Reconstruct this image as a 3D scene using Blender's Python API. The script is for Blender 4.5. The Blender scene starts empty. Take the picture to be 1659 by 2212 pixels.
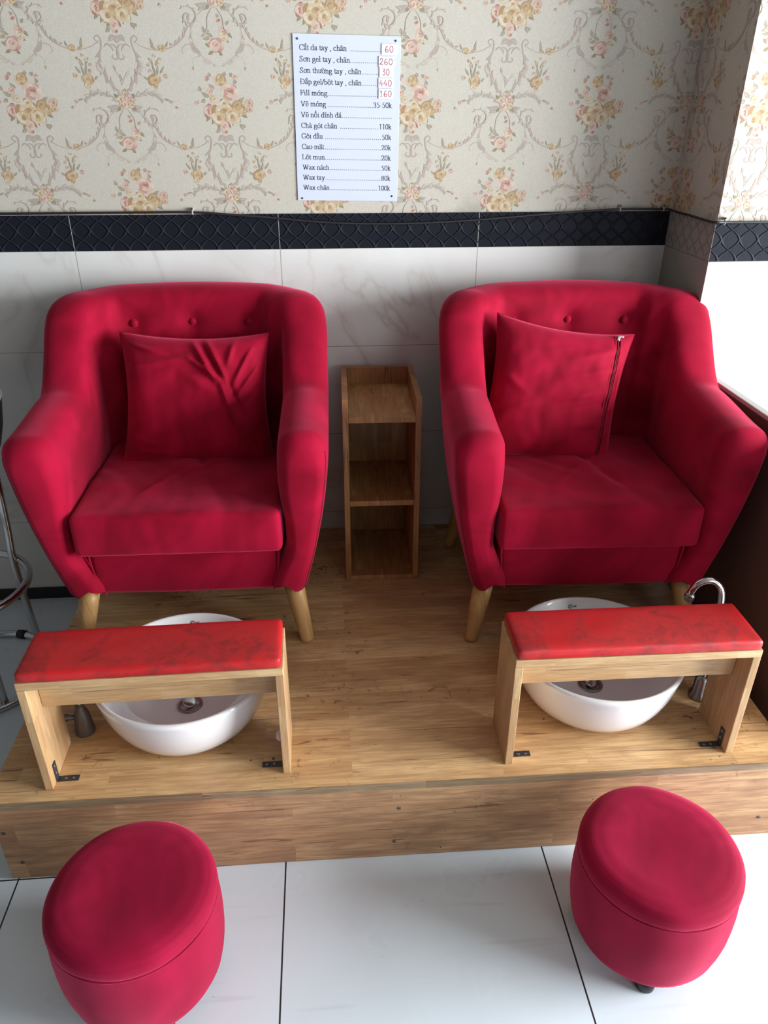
import bpy, bmesh, math, random, json
from mathutils import Vector, Matrix, noise
PI = math.pi
random.seed(4)
scene = bpy.context.scene
C = scene.collection

# ------------------------------------------------------------------ camera
def set_camera():
    f, cx, cy, cz, p, y, r = 1612.9, 0.1214, -2.3656, 1.5857, 0.4940, 0.0816, 0.0025
    F = Vector((math.sin(y)*math.cos(p), math.cos(y)*math.cos(p), -math.sin(p)))
    R0 = Vector((math.cos(y), -math.sin(y), 0)); U0 = R0.cross(F)
    R = R0*math.cos(r) + U0*math.sin(r); U = R.cross(F)
    cam = bpy.data.cameras.new('camera'); o = bpy.data.objects.new('camera', cam); C.objects.link(o)
    M = Matrix((R, U, -F)).transposed().to_4x4(); M.translation = (cx, cy, cz)
    o.matrix_world = M
    cam.sensor_fit = 'HORIZONTAL'; cam.sensor_width = 36.0; cam.lens = f/1659*36.0
    cam.clip_start = 0.02; cam.clip_end = 60
    scene.camera = o
set_camera()

# ------------------------------------------------------------------ world, light, exposure
w = bpy.data.worlds.new('world'); scene.world = w; w.use_nodes = True
w.node_tree.nodes['Background'].inputs[0].default_value = (0.80, 0.88, 1.0, 1)
w.node_tree.nodes['Background'].inputs[1].default_value = 0.05
def area(name, loc, target, sx, sy, power, col):
    l = bpy.data.lights.new(name, 'AREA'); l.shape = 'RECTANGLE'; l.size = sx; l.size_y = sy
    l.energy = power; l.color = col
    o = bpy.data.objects.new(name, l); C.objects.link(o); o.location = loc
    o.rotation_euler = (Vector(target)-Vector(loc)).to_track_quat('-Z', 'Y').to_euler()
    return o
area('storefront_daylight', (4.35, -2.5, 1.35), (0.0, -2.5, 1.35), 2.6, 2.0, 545, (0.93, 0.97, 1.0))
area('doorway_daylight', (2.9, -5.45, 1.75), (2.9, 0.0, 1.75), 2.4, 1.6, 44, (0.95, 0.98, 1.0))
scene.view_settings.view_transform = 'Standard'
scene.view_settings.look = 'None'
scene.view_settings.gamma = 1
scene.view_settings.use_curve_mapping = False
scene.view_settings.exposure = 0.08

# ------------------------------------------------------------------ helpers
def link(name, me, mat=None, parent=None, loc=None):
    o = bpy.data.objects.new(name, me); C.objects.link(o)
    if mat is not None:
        for m in (mat if isinstance(mat, (list, tuple)) else [mat]): me.materials.append(m)
    if parent: o.parent = parent
    if loc: o.location = loc
    return o
def mesh(name, verts, faces, mat=None, parent=None, smooth=True, loc=None):
    me = bpy.data.meshes.new(name); me.from_pydata([tuple(v) for v in verts], [], faces)
    bm = bmesh.new(); bm.from_mesh(me); bmesh.ops.recalc_face_normals(bm, faces=bm.faces); bm.to_mesh(me); bm.free()
    if smooth: me.polygons.foreach_set('use_smooth', [True]*len(me.polygons))
    me.update()
    return link(name, me, mat, parent, loc)
def frombm(name, bm, mat=None, parent=None, smooth=False, loc=None):
    bmesh.ops.recalc_face_normals(bm, faces=bm.faces)
    me = bpy.data.meshes.new(name); bm.to_mesh(me); bm.free()
    if smooth: me.polygons.foreach_set('use_smooth', [True]*len(me.polygons))
    return link(name, me, mat, parent, loc)
def add_box(bm, lo, hi, bev=0.0, seg=2, M=None):
    t = bmesh.new(); bmesh.ops.create_cube(t, size=1)
    for v in t.verts: v.co = Vector([lo[i]+(v.co[i]+.5)*(hi[i]-lo[i]) for i in range(3)])
    if bev > 0: bmesh.ops.bevel(t, geom=t.edges[:], offset=bev, segments=seg, affect='EDGES', profile=.5)
    if M is not None: bmesh.ops.transform(t, matrix=M, verts=t.verts)
    merge(bm, t)
def merge(bm, t):
    me = bpy.data.meshes.new('tmp'); t.to_mesh(me); t.free(); bm.from_mesh(me); bpy.data.meshes.remove(me)
def box(name, lo, hi, mat, parent=None, bev=0.0015, seg=2, M=None):
    bm = bmesh.new(); add_box(bm, lo, hi, bev, seg, M); return frombm(name, bm, mat, parent)
def catmull(pts, n=6, closed=False):
    pts = [Vector(p) for p in pts]
    if len(pts) < 3: return pts
    q = [pts[-1]]+pts+pts[:2] if closed else [2*pts[0]-pts[1]]+pts+[2*pts[-1]-pts[-2]]
    o = []
    for i in range(1, len(q)-2):
        a, b, c, d = q[i-1:i+3]
        for k in range(n):
            t = k/n; o.append(.5*(2*b+(c-a)*t+(2*a-5*b+4*c-d)*t*t+(3*b-a-3*c+d)*t**3))
    if not closed: o.append(q[-2])
    return o
def add_tube(bm, pts, r, seg=10, closed=False, caps=True):
    pts = [Vector(p) for p in pts]; n = len(pts)
    rr = r if isinstance(r, (list, tuple)) else [r]*n
    T = []
    for i in range(n):
        a = pts[i-1] if (i or closed) else pts[0]; b = pts[(i+1) % n] if (i < n-1 or closed) else pts[-1]
        T.append((b-a).normalized())
    u = T[0].orthogonal().normalized(); rings = []
    for i in range(n):
        u = (u - T[i]*u.dot(T[i])).normalized(); v = T[i].cross(u)
        rings.append([bm.verts.new(pts[i]+(u*math.cos(2*PI*k/seg)+v*math.sin(2*PI*k/seg))*rr[i]) for k in range(seg)])
    for i in range(n if closed else n-1):
        A, B = rings[i], rings[(i+1) % n]
        for k in range(seg): bm.faces.new((A[k], A[(k+1) % seg], B[(k+1) % seg], B[k]))
    if caps and not closed:
        bm.faces.new(rings[0][::-1]); bm.faces.new(rings[-1])
def tube(name, pts, r, mat, parent=None, seg=10, closed=False):
    bm = bmesh.new(); add_tube(bm, pts, r, seg, closed); o = frombm(name, bm, mat, parent, True)
    return o
def add_lathe(bm, prof, seg=48, M=None, closed=False):
    rings = []
    for r, z in prof:
        if r < 1e-6: rings.append([bm.verts.new((M @ Vector((0, 0, z))) if M else (0, 0, z))])
        else:
            ring = []
            for k in range(seg):
                p = Vector((r*math.cos(2*PI*k/seg), r*math.sin(2*PI*k/seg), z)); ring.append(bm.verts.new(M @ p if M else p))
            rings.append(ring)
    for A, B in zip(rings[:-1], rings[1:]):
        for k in range(seg):
            k2 = (k+1) % seg
            if len(A) == 1 and len(B) == 1: continue
            if len(A) == 1: bm.faces.new((A[0], B[k2], B[k]))
            elif len(B) == 1: bm.faces.new((A[k], A[k2], B[0]))
            else: bm.faces.new((A[k], A[k2], B[k2], B[k]))
def lathe(name, prof, mat, parent=None, seg=48, M=None, smooth=True):
    bm = bmesh.new(); add_lathe(bm, prof, seg, M); return frombm(name, bm, mat, parent, smooth)
def thing(name, label, cat, loc=(0, 0, 0), rz=0.0, group=None):
    o = bpy.data.objects.new(name, None); C.objects.link(o); o.empty_display_size = .05
    o.location = loc; o.rotation_euler = (0, 0, rz); tag(o, label, cat, group); return o
def tag(o, label, cat, group=None):
    o['label'] = label; o['category'] = cat
    if group: o['group'] = group
    return o
def struct(o): o['kind'] = 'structure'; return o
def copy_tree(o, parent=None):
    c = o.copy(); C.objects.link(c)
    if parent: c.parent = parent
    for ch in list(o.children): copy_tree(ch, c)
    return c
def sm(a, b, x):
    t = max(0.0, min(1.0, (x-a)/(b-a))); return t*t*(3-2*t)

# ------------------------------------------------------------------ materials
class NT:
    def __init__(s, name):
        s.m = bpy.data.materials.new(name); s.m.use_nodes = True
        s.t = s.m.node_tree; s.b = s.t.nodes['Principled BSDF']; s.co = s.n('ShaderNodeTexCoord').outputs['Object']
    def n(s, typ, **kw):
        d = s.t.nodes.new(typ)
        for k, v in kw.items(): setattr(d, k, v)
        return d
    def put(s, sock, v):
        if isinstance(v, bpy.types.NodeSocket): s.t.links.new(v, sock)
        else: sock.default_value = v
    def math(s, op, a, b=0.0, c=0.0):
        d = s.n('ShaderNodeMath', operation=op); s.put(d.inputs[0], a); s.put(d.inputs[1], b); s.put(d.inputs[2], c); return d.outputs[0]
    def vec(s, scale=(1, 1, 1), loc=(0, 0, 0), rot=(0, 0, 0), src=None):
        d = s.n('ShaderNodeMapping'); s.put(d.inputs[0], src or s.co); d.inputs[1].default_value = loc; d.inputs[2].default_value = rot; d.inputs[3].default_value = scale; return d.outputs[0]
    def xyz(s, src=None):
        d = s.n('ShaderNodeSeparateXYZ'); s.put(d.inputs[0], src or s.co); return d.outputs
    def comb(s, x=0.0, y=0.0, z=0.0):
        d = s.n('ShaderNodeCombineXYZ'); s.put(d.inputs[0], x); s.put(d.inputs[1], y); s.put(d.inputs[2], z); return d.outputs[0]
    def noise(s, scale, detail=3, src=None, dist=0.0, rough=.5):
        d = s.n('ShaderNodeTexNoise'); s.put(d.inputs['Vector'], src or s.co); d.inputs['Scale'].default_value = scale; d.inputs['Detail'].default_value = detail
        d.inputs['Distortion'].default_value = dist; d.inputs['Roughness'].default_value = rough; return d.outputs[0]
    def ramp(s, fac, stops):
        d = s.n('ShaderNodeValToRGB'); s.put(d.inputs[0], fac); e = d.color_ramp.elements
        while len(e) < len(stops): e.new(0.5)
        for k, (p, c) in enumerate(stops):
            e[k].position = p; e[k].color = (c, c, c, 1) if isinstance(c, (int, float)) else (*c, 1)
        return d.outputs[0]
    def mix(s, fac, a, b, mode='MIX'):
        d = s.n('ShaderNodeMix', data_type='RGBA', blend_type=mode); s.put(d.inputs[0], fac)
        s.put(d.inputs[6], (*a, 1) if isinstance(a, tuple) else a); s.put(d.inputs[7], (*b, 1) if isinstance(b, tuple) else b); return d.outputs[2]
    def bump(s, h, strength=.3, dist=.01):
        d = s.n('ShaderNodeBump'); s.put(d.inputs['Height'], h); d.inputs['Strength'].default_value = strength; d.inputs['Distance'].default_value = dist
        s.t.links.new(d.outputs[0], s.b.inputs['Normal'])
    def set(s, **kw):
        for k, v in kw.items():
            s.put(s.b.inputs[k.replace('_', ' ')], (*v, 1) if isinstance(v, tuple) and len(v) == 3 else v)
        return s.m
def srgb(r, g, b): return tuple(((c/255)/12.92 if c/255 <= .04045 else ((c/255+.055)/1.055)**2.4) for c in (r, g, b))
def plain(name, col, rough=.5, metal=0.0, **kw):
    n = NT(name); return n.set(Base_Color=srgb(*col), Roughness=rough, Metallic=metal, **kw)

def make_velvet(name, a, b):
    n = NT(name)
    f = n.noise(4.5, 5, dist=1.6); g = n.noise(900, 2)
    c = n.mix(n.ramp(f, [(.36, 0), (.66, 1)]), srgb(*a), srgb(*b))
    lint = n.ramp(n.noise(95, 2), [(.80, 0), (.84, .55)])
    c = n.mix(lint, c, srgb(196, 84, 100))
    n.bump(g, .10, .001)
    return n.set(Base_Color=c, Roughness=.78, Sheen_Weight=.62, Sheen_Roughness=.42, Sheen_Tint=srgb(255, 104, 140), Specular_IOR_Level=.12)
VELVET = make_velvet('crimson_velvet', (134, 4, 33), (166, 11, 49))
VELVET_STOOL = make_velvet('raspberry_velvet', (134, 10, 44), (158, 18, 57))
VELVET_DARK = plain('crimson_thread', (92, 6, 24), .8)

def make_vinyl():
    n = NT('red_vinyl')
    d = n.ramp(n.noise(7, 5, dist=.9), [(.45, 0), (.60, .85)]); e = n.ramp(n.noise(26, 5, dist=2.2), [(.40, .12), (.60, .8)])
    k = n.math('MULTIPLY', d, e)
    c = n.mix(k, srgb(196, 30, 34), srgb(120, 34, 36))
    n.bump(n.noise(160, 3), .12, .002)
    return n.set(Base_Color=c, Roughness=n.math('MULTIPLY_ADD', k, .3, .38), Specular_IOR_Level=.5)
VINYL = make_vinyl()

def make_wood(name, along, light, mid, dark, row=.042, length=.42, dirt=.0, rough=.42, off=(0, 0)):
    n = NT(name); x, y, z = n.xyz()
    if along == 'x': u, v = x, n.math('ADD', y, n.math('MULTIPLY', z, 1.0))
    elif along == 'y': u, v = y, n.math('ADD', x, n.math('MULTIPLY', z, .05))
    else: u, v = z, n.math('ADD', x, y)
    u = n.math('ADD', u, off[0]+7.0); v = n.math('ADD', v, off[1]+5.0)
    br = n.n('ShaderNodeTexBrick', offset=.37, offset_frequency=2, squash=1.0)
    n.put(br.inputs['Vector'], n.comb(u, v, 0.0))
    br.inputs['Color1'].default_value = (0, 0, 0, 1); br.inputs['Color2'].default_value = (1, 1, 1, 1); br.inputs['Mortar'].default_value = (.35, .35, .35, 1)
    br.inputs['Scale'].default_value = 1; br.inputs['Mortar Size'].default_value = .0004; br.inputs['Mortar Smooth'].default_value = .3
    br.inputs['Brick Width'].default_value = length; br.inputs['Row Height'].default_value = row; br.inputs['Bias'].default_value = 0.0
    tone = br.outputs[0]
    shift = n.math('MULTIPLY', tone, 9.0)
    gv = n.comb(n.math('MULTIPLY', u, 7.0), n.math('MULTIPLY', v, 120.0), shift)
    grain = n.noise(1.0, 5, src=gv, dist=1.0, rough=.6)
    cl = n.noise(1.0, 3, src=n.comb(n.math('MULTIPLY', u, 5.0), n.math('MULTIPLY', v, 14.0), shift), dist=1.5)
    base = n.mix(tone, srgb(*mid), srgb(*light))
    base = n.mix(n.ramp(cl, [(.40, 0), (.72, .55)]), base, srgb(*dark))
    base = n.mix(n.ramp(grain, [(.40, .55), (.60, 0)]), base, srgb(*dark))
    fleck = n.noise(1.0, 2, src=n.comb(n.math('MULTIPLY', u, 16.0), n.math('MULTIPLY', v, 150.0), 3.0))
    base = n.mix(n.ramp(fleck, [(.70, 0), (.78, .5)]), base, srgb(92, 60, 36))
    st = n.noise(1.0, 3, src=n.comb(n.math('MULTIPLY', u, 2.2), n.math('MULTIPLY', v, 34.0), shift), dist=2.2)
    base = n.mix(n.ramp(st, [(.30, .7), (.345, 0)]), base, srgb(104, 68, 44))
    if dirt > 0:
        dd = n.math('MULTIPLY', n.ramp(n.noise(4.2, 3), [(.52, 0), (.66, 1)]), n.ramp(n.noise(46, 4, dist=.8), [(.60, 0), (.68, 1)]))
        base = n.mix(n.math('MULTIPLY', dd, dirt), base, srgb(58, 40, 28))
        spots = n.ramp(n.noise(75, 1), [(.79, 0), (.81, .9)])
        base = n.mix(spots, base, srgb(52, 36, 26))
    n.bump(grain, .08, .002)
    return n.set(Base_Color=base, Roughness=rough, Specular_IOR_Level=.4)
W_DECK = make_wood('rubberwood_deck', 'x', (232, 194, 142), (206, 164, 114), (168, 124, 84), .046, .55, .8, .38)
W_EDGE = make_wood('weathered_board_edge', 'x', (164, 142, 112), (140, 118, 92), (108, 88, 68), .1, .5)
W_FRONT = make_wood('rubberwood_front', 'x', (212, 172, 128), (180, 136, 98), (134, 96, 70), .062, .62, .45, .45, (.2, .02))
W_BENCHX = make_wood('bench_wood_rail', 'x', (212, 182, 138), (194, 158, 114), (166, 126, 86), .05, .5)
W_BENCHZ = make_wood('bench_wood_upright', 'z', (204, 172, 128), (186, 150, 108), (156, 116, 80), .05, .45)
W_SHELFZ = make_wood('shelf_wood_upright', 'z', (190, 146, 98), (164, 116, 72), (130, 86, 50), .05, .34)
W_SHELFY = make_wood('shelf_wood_board', 'y', (202, 160, 106), (174, 126, 78), (138, 92, 54), .042, .22, .7)
W_LEG = make_wood('pale_turned_wood', 'z', (204, 164, 108), (196, 152, 98), (168, 122, 74), .2, 1.0)

def make_marble(name):
    n = NT(name)
    p = n.vec((1.0, 1.0, 1.0), (3, 2, 1), (0.5, .4, .6))
    a = n.noise(2.2, 6, src=p, dist=1.8); vein = n.math('ABSOLUTE', n.math('SUBTRACT', a, .5))
    v = n.ramp(vein, [(0.0, 1), (.018, .35), (.05, 0)])
    msk = n.ramp(n.noise(2.6, 2), [(.42, 0), (.62, 1)])
    c = n.mix(n.ramp(n.noise(3.5, 4), [(.35, 0), (.7, 1)]), srgb(212, 211, 208), srgb(222, 222, 220))
    c = n.mix(n.math('MULTIPLY', n.math('MULTIPLY', v, msk), .5), c, srgb(176, 166, 152))
    # grout joints every 0.6 m across and 0.3 m down from the band
    x, y, z = n.xyz()
    gx = n.math('ABSOLUTE', n.math('SUBTRACT', n.math('FRACT', n.math('ADD', n.math('DIVIDE', x, .6), 20.5)), .5))
    gz = n.math('ABSOLUTE', n.math('SUBTRACT', n.math('FRACT', n.math('ADD', n.math('DIVIDE', n.math('SUBTRACT', z, 1.217), .3), 20.5)), .5))
    g = n.math('MAXIMUM', n.math('LESS_THAN', gx, .0018), n.math('LESS_THAN', gz, .0032))
    c = n.mix(g, c, srgb(150, 146, 138))
    n.bump(n.math('SUBTRACT', 1.0, g), .4, .002)
    return n.set(Base_Color=c, Roughness=n.math('MULTIPLY_ADD', g, .5, .22), Specular_IOR_Level=.45)
MARBLE = make_marble('veined_white_tile')

def make_band():
    n = NT('black_relief_tile'); x, y, z = n.xyz()
    h = n.math('SUBTRACT', x, y)
    d = .052
    wav = n.math('MULTIPLY', n.math('SINE', n.math('MULTIPLY', z, 2*PI/.052)), .004)
    a = n.math('ABSOLUTE', n.math('SINE', n.math('MULTIPLY', n.math('ADD', n.math('ADD', h, z), wav), PI/d)))
    b = n.math('ABSOLUTE', n.math('SINE', n.math('MULTIPLY', n.math('SUBTRACT', n.math('SUBTRACT', h, z), wav), PI/d)))
    r = n.math('MAXIMUM', n.ramp(a, [(0, 1), (.14, .8), (.30, 0)]), n.ramp(b, [(0, 1), (.14, .8), (.30, 0)]))
    gx = n.math('ABSOLUTE', n.math('SUBTRACT', n.math('FRACT', n.math('ADD', n.math('DIVIDE', x, .6), 20.5)), .5))
    g = n.math('LESS_THAN', gx, .0016)
    c = n.mix(g, n.mix(r, srgb(26, 28, 36), srgb(38, 40, 50)), srgb(150, 148, 142))
    n.bump(r, .9, .004)
    return n.set(Base_Color=c, Roughness=.45, Specular_IOR_Level=.10)
BAND = make_band()

def make_paper():
    n = NT('cream_wallpaper')
    c = n.mix(n.noise(3, 3), srgb(193, 188, 176), srgb(188, 182, 171))
    c = n.mix(n.ramp(n.noise(260, 2), [(.35, .35), (.6, 0)]), c, srgb(172, 165, 152))
    x, y, z = n.xyz()
    low = n.ramp(n.math('SUBTRACT', z, 1.30), [(.02, 1), (.10, .0)])
    st = n.math('MULTIPLY', low, n.ramp(n.noise(7, 4), [(.48, 0), (.62, .55)]))
    st = n.math('MULTIPLY', st, n.ramp(x, [(.40, .15), (.52, 1)]))
    c = n.mix(st, c, srgb(140, 132, 122))
    n.bump(n.noise(330, 2), .15, .002)
    return n.set(Base_Color=c, Roughness=.7, Specular_IOR_Level=.25)
PAPER = make_paper()
PRINT = [plain('print_%s' % k, c, .7) for k, c in dict(mauve=(165, 153, 143), pale_mauve=(175, 166, 154), rosy=(169, 149, 137), olive=(136, 128, 96), sage=(146, 139, 120), ochre=(167, 141, 102),
    cream=(199, 187, 167), ivory=(189, 171, 143), tan=(173, 149, 116), blush=(192, 168, 153), pink=(179, 139, 128), deep_pink=(159, 110, 100), gold=(184, 159, 124), brown=(159, 129, 95)).items()]

def make_floor():
    n = NT('pale_floor_tile'); x, y, z = n.xyz()
    c = n.mix(n.ramp(n.noise(2.4, 5, dist=.8), [(.35, 0), (.7, 1)]), srgb(216, 228, 236), srgb(224, 235, 243))
    st = n.ramp(n.noise(1, 3, src=n.vec((3, 40, 1))), [(.62, 0), (.72, .25)])
    c = n.mix(st, c, srgb(186, 188, 190))
    sp = n.ramp(n.noise(130, 1), [(.815, 0), (.83, 1)]); c = n.mix(sp, c, srgb(96, 92, 88))
    gx = n.math('ABSOLUTE', n.math('SUBTRACT', n.math('FRACT', n.math('ADD', n.math('DIVIDE', n.math('ADD', x, .0145), .6211), 20.5)), .5))
    gy = n.math('ABSOLUTE', n.math('SUBTRACT', n.math('FRACT', n.math('ADD', n.math('DIVIDE', n.math('ADD', y, 1.172), .6211), 20.5)), .5))
    g = n.math('MAXIMUM', n.math('LESS_THAN', gx, .0030), n.math('LESS_THAN', gy, .0030))
    c = n.mix(g, c, srgb(48, 44, 46))
    n.bump(n.math('SUBTRACT', 1.0, g), .4, .002)
    return n.set(Base_Color=c, Roughness=n.math('MULTIPLY_ADD', n.noise(6, 3), .15, .22), Specular_IOR_Level=.4)
FLOOR = make_floor()
PLASTER = plain('darkened_plaster', (105, 103, 100), .8)  # unseen walls and ceiling, colour darkened so they bounce less light
CERAMIC = plain('white_glazed_ceramic', (236, 236, 238), .06, Coat_Weight=.5, Coat_Roughness=.03)
CHROME = plain('chrome', (205, 205, 208), .14, 1.0)
STEEL = plain('worn_steel', (150, 146, 144), .3, 1.0)
DARKSTEEL = plain('blackened_steel', (74, 78, 86), .45, .7)
PEWTER = plain('dull_pewter', (112, 106, 104), .45, .6)
BLACKPL = plain('black_plastic', (26, 25, 27), .45)
BLACKHOLE = plain('dark_gap', (16, 15, 16), .7)
SHEET = plain('laminated_paper', (202, 208, 224), .25)
LABELP = plain('sticker_paper', (218, 218, 226), .5)
INK = plain('black_ink', (16, 18, 26), .9)
REDINK = plain('red_ink', (178, 44, 62), .6)
GREYINK = plain('grey_ink', (96, 98, 108), .5)
CABLE = plain('black_cable', (32, 32, 34), .45)
CLIP = plain('grey_clip_plastic', (172, 170, 164), .5)
def make_counter():
    n = NT('brown_laminate')
    g = n.noise(1, 4, src=n.vec((1, 3, 120)))
    c = n.mix(g, srgb(92, 66, 60), srgb(112, 82, 74))
    return n.set(Base_Color=c, Roughness=.42)
COUNTER = make_counter()
COUNTERTOP = plain('pale_counter_edge', (196, 196, 192), .4)
RIMGREY = plain('worn_grey_trim', (122, 120, 114), .6)
GRIMEWHITE = plain('white_rubber', (214, 210, 204), .5)

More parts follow.
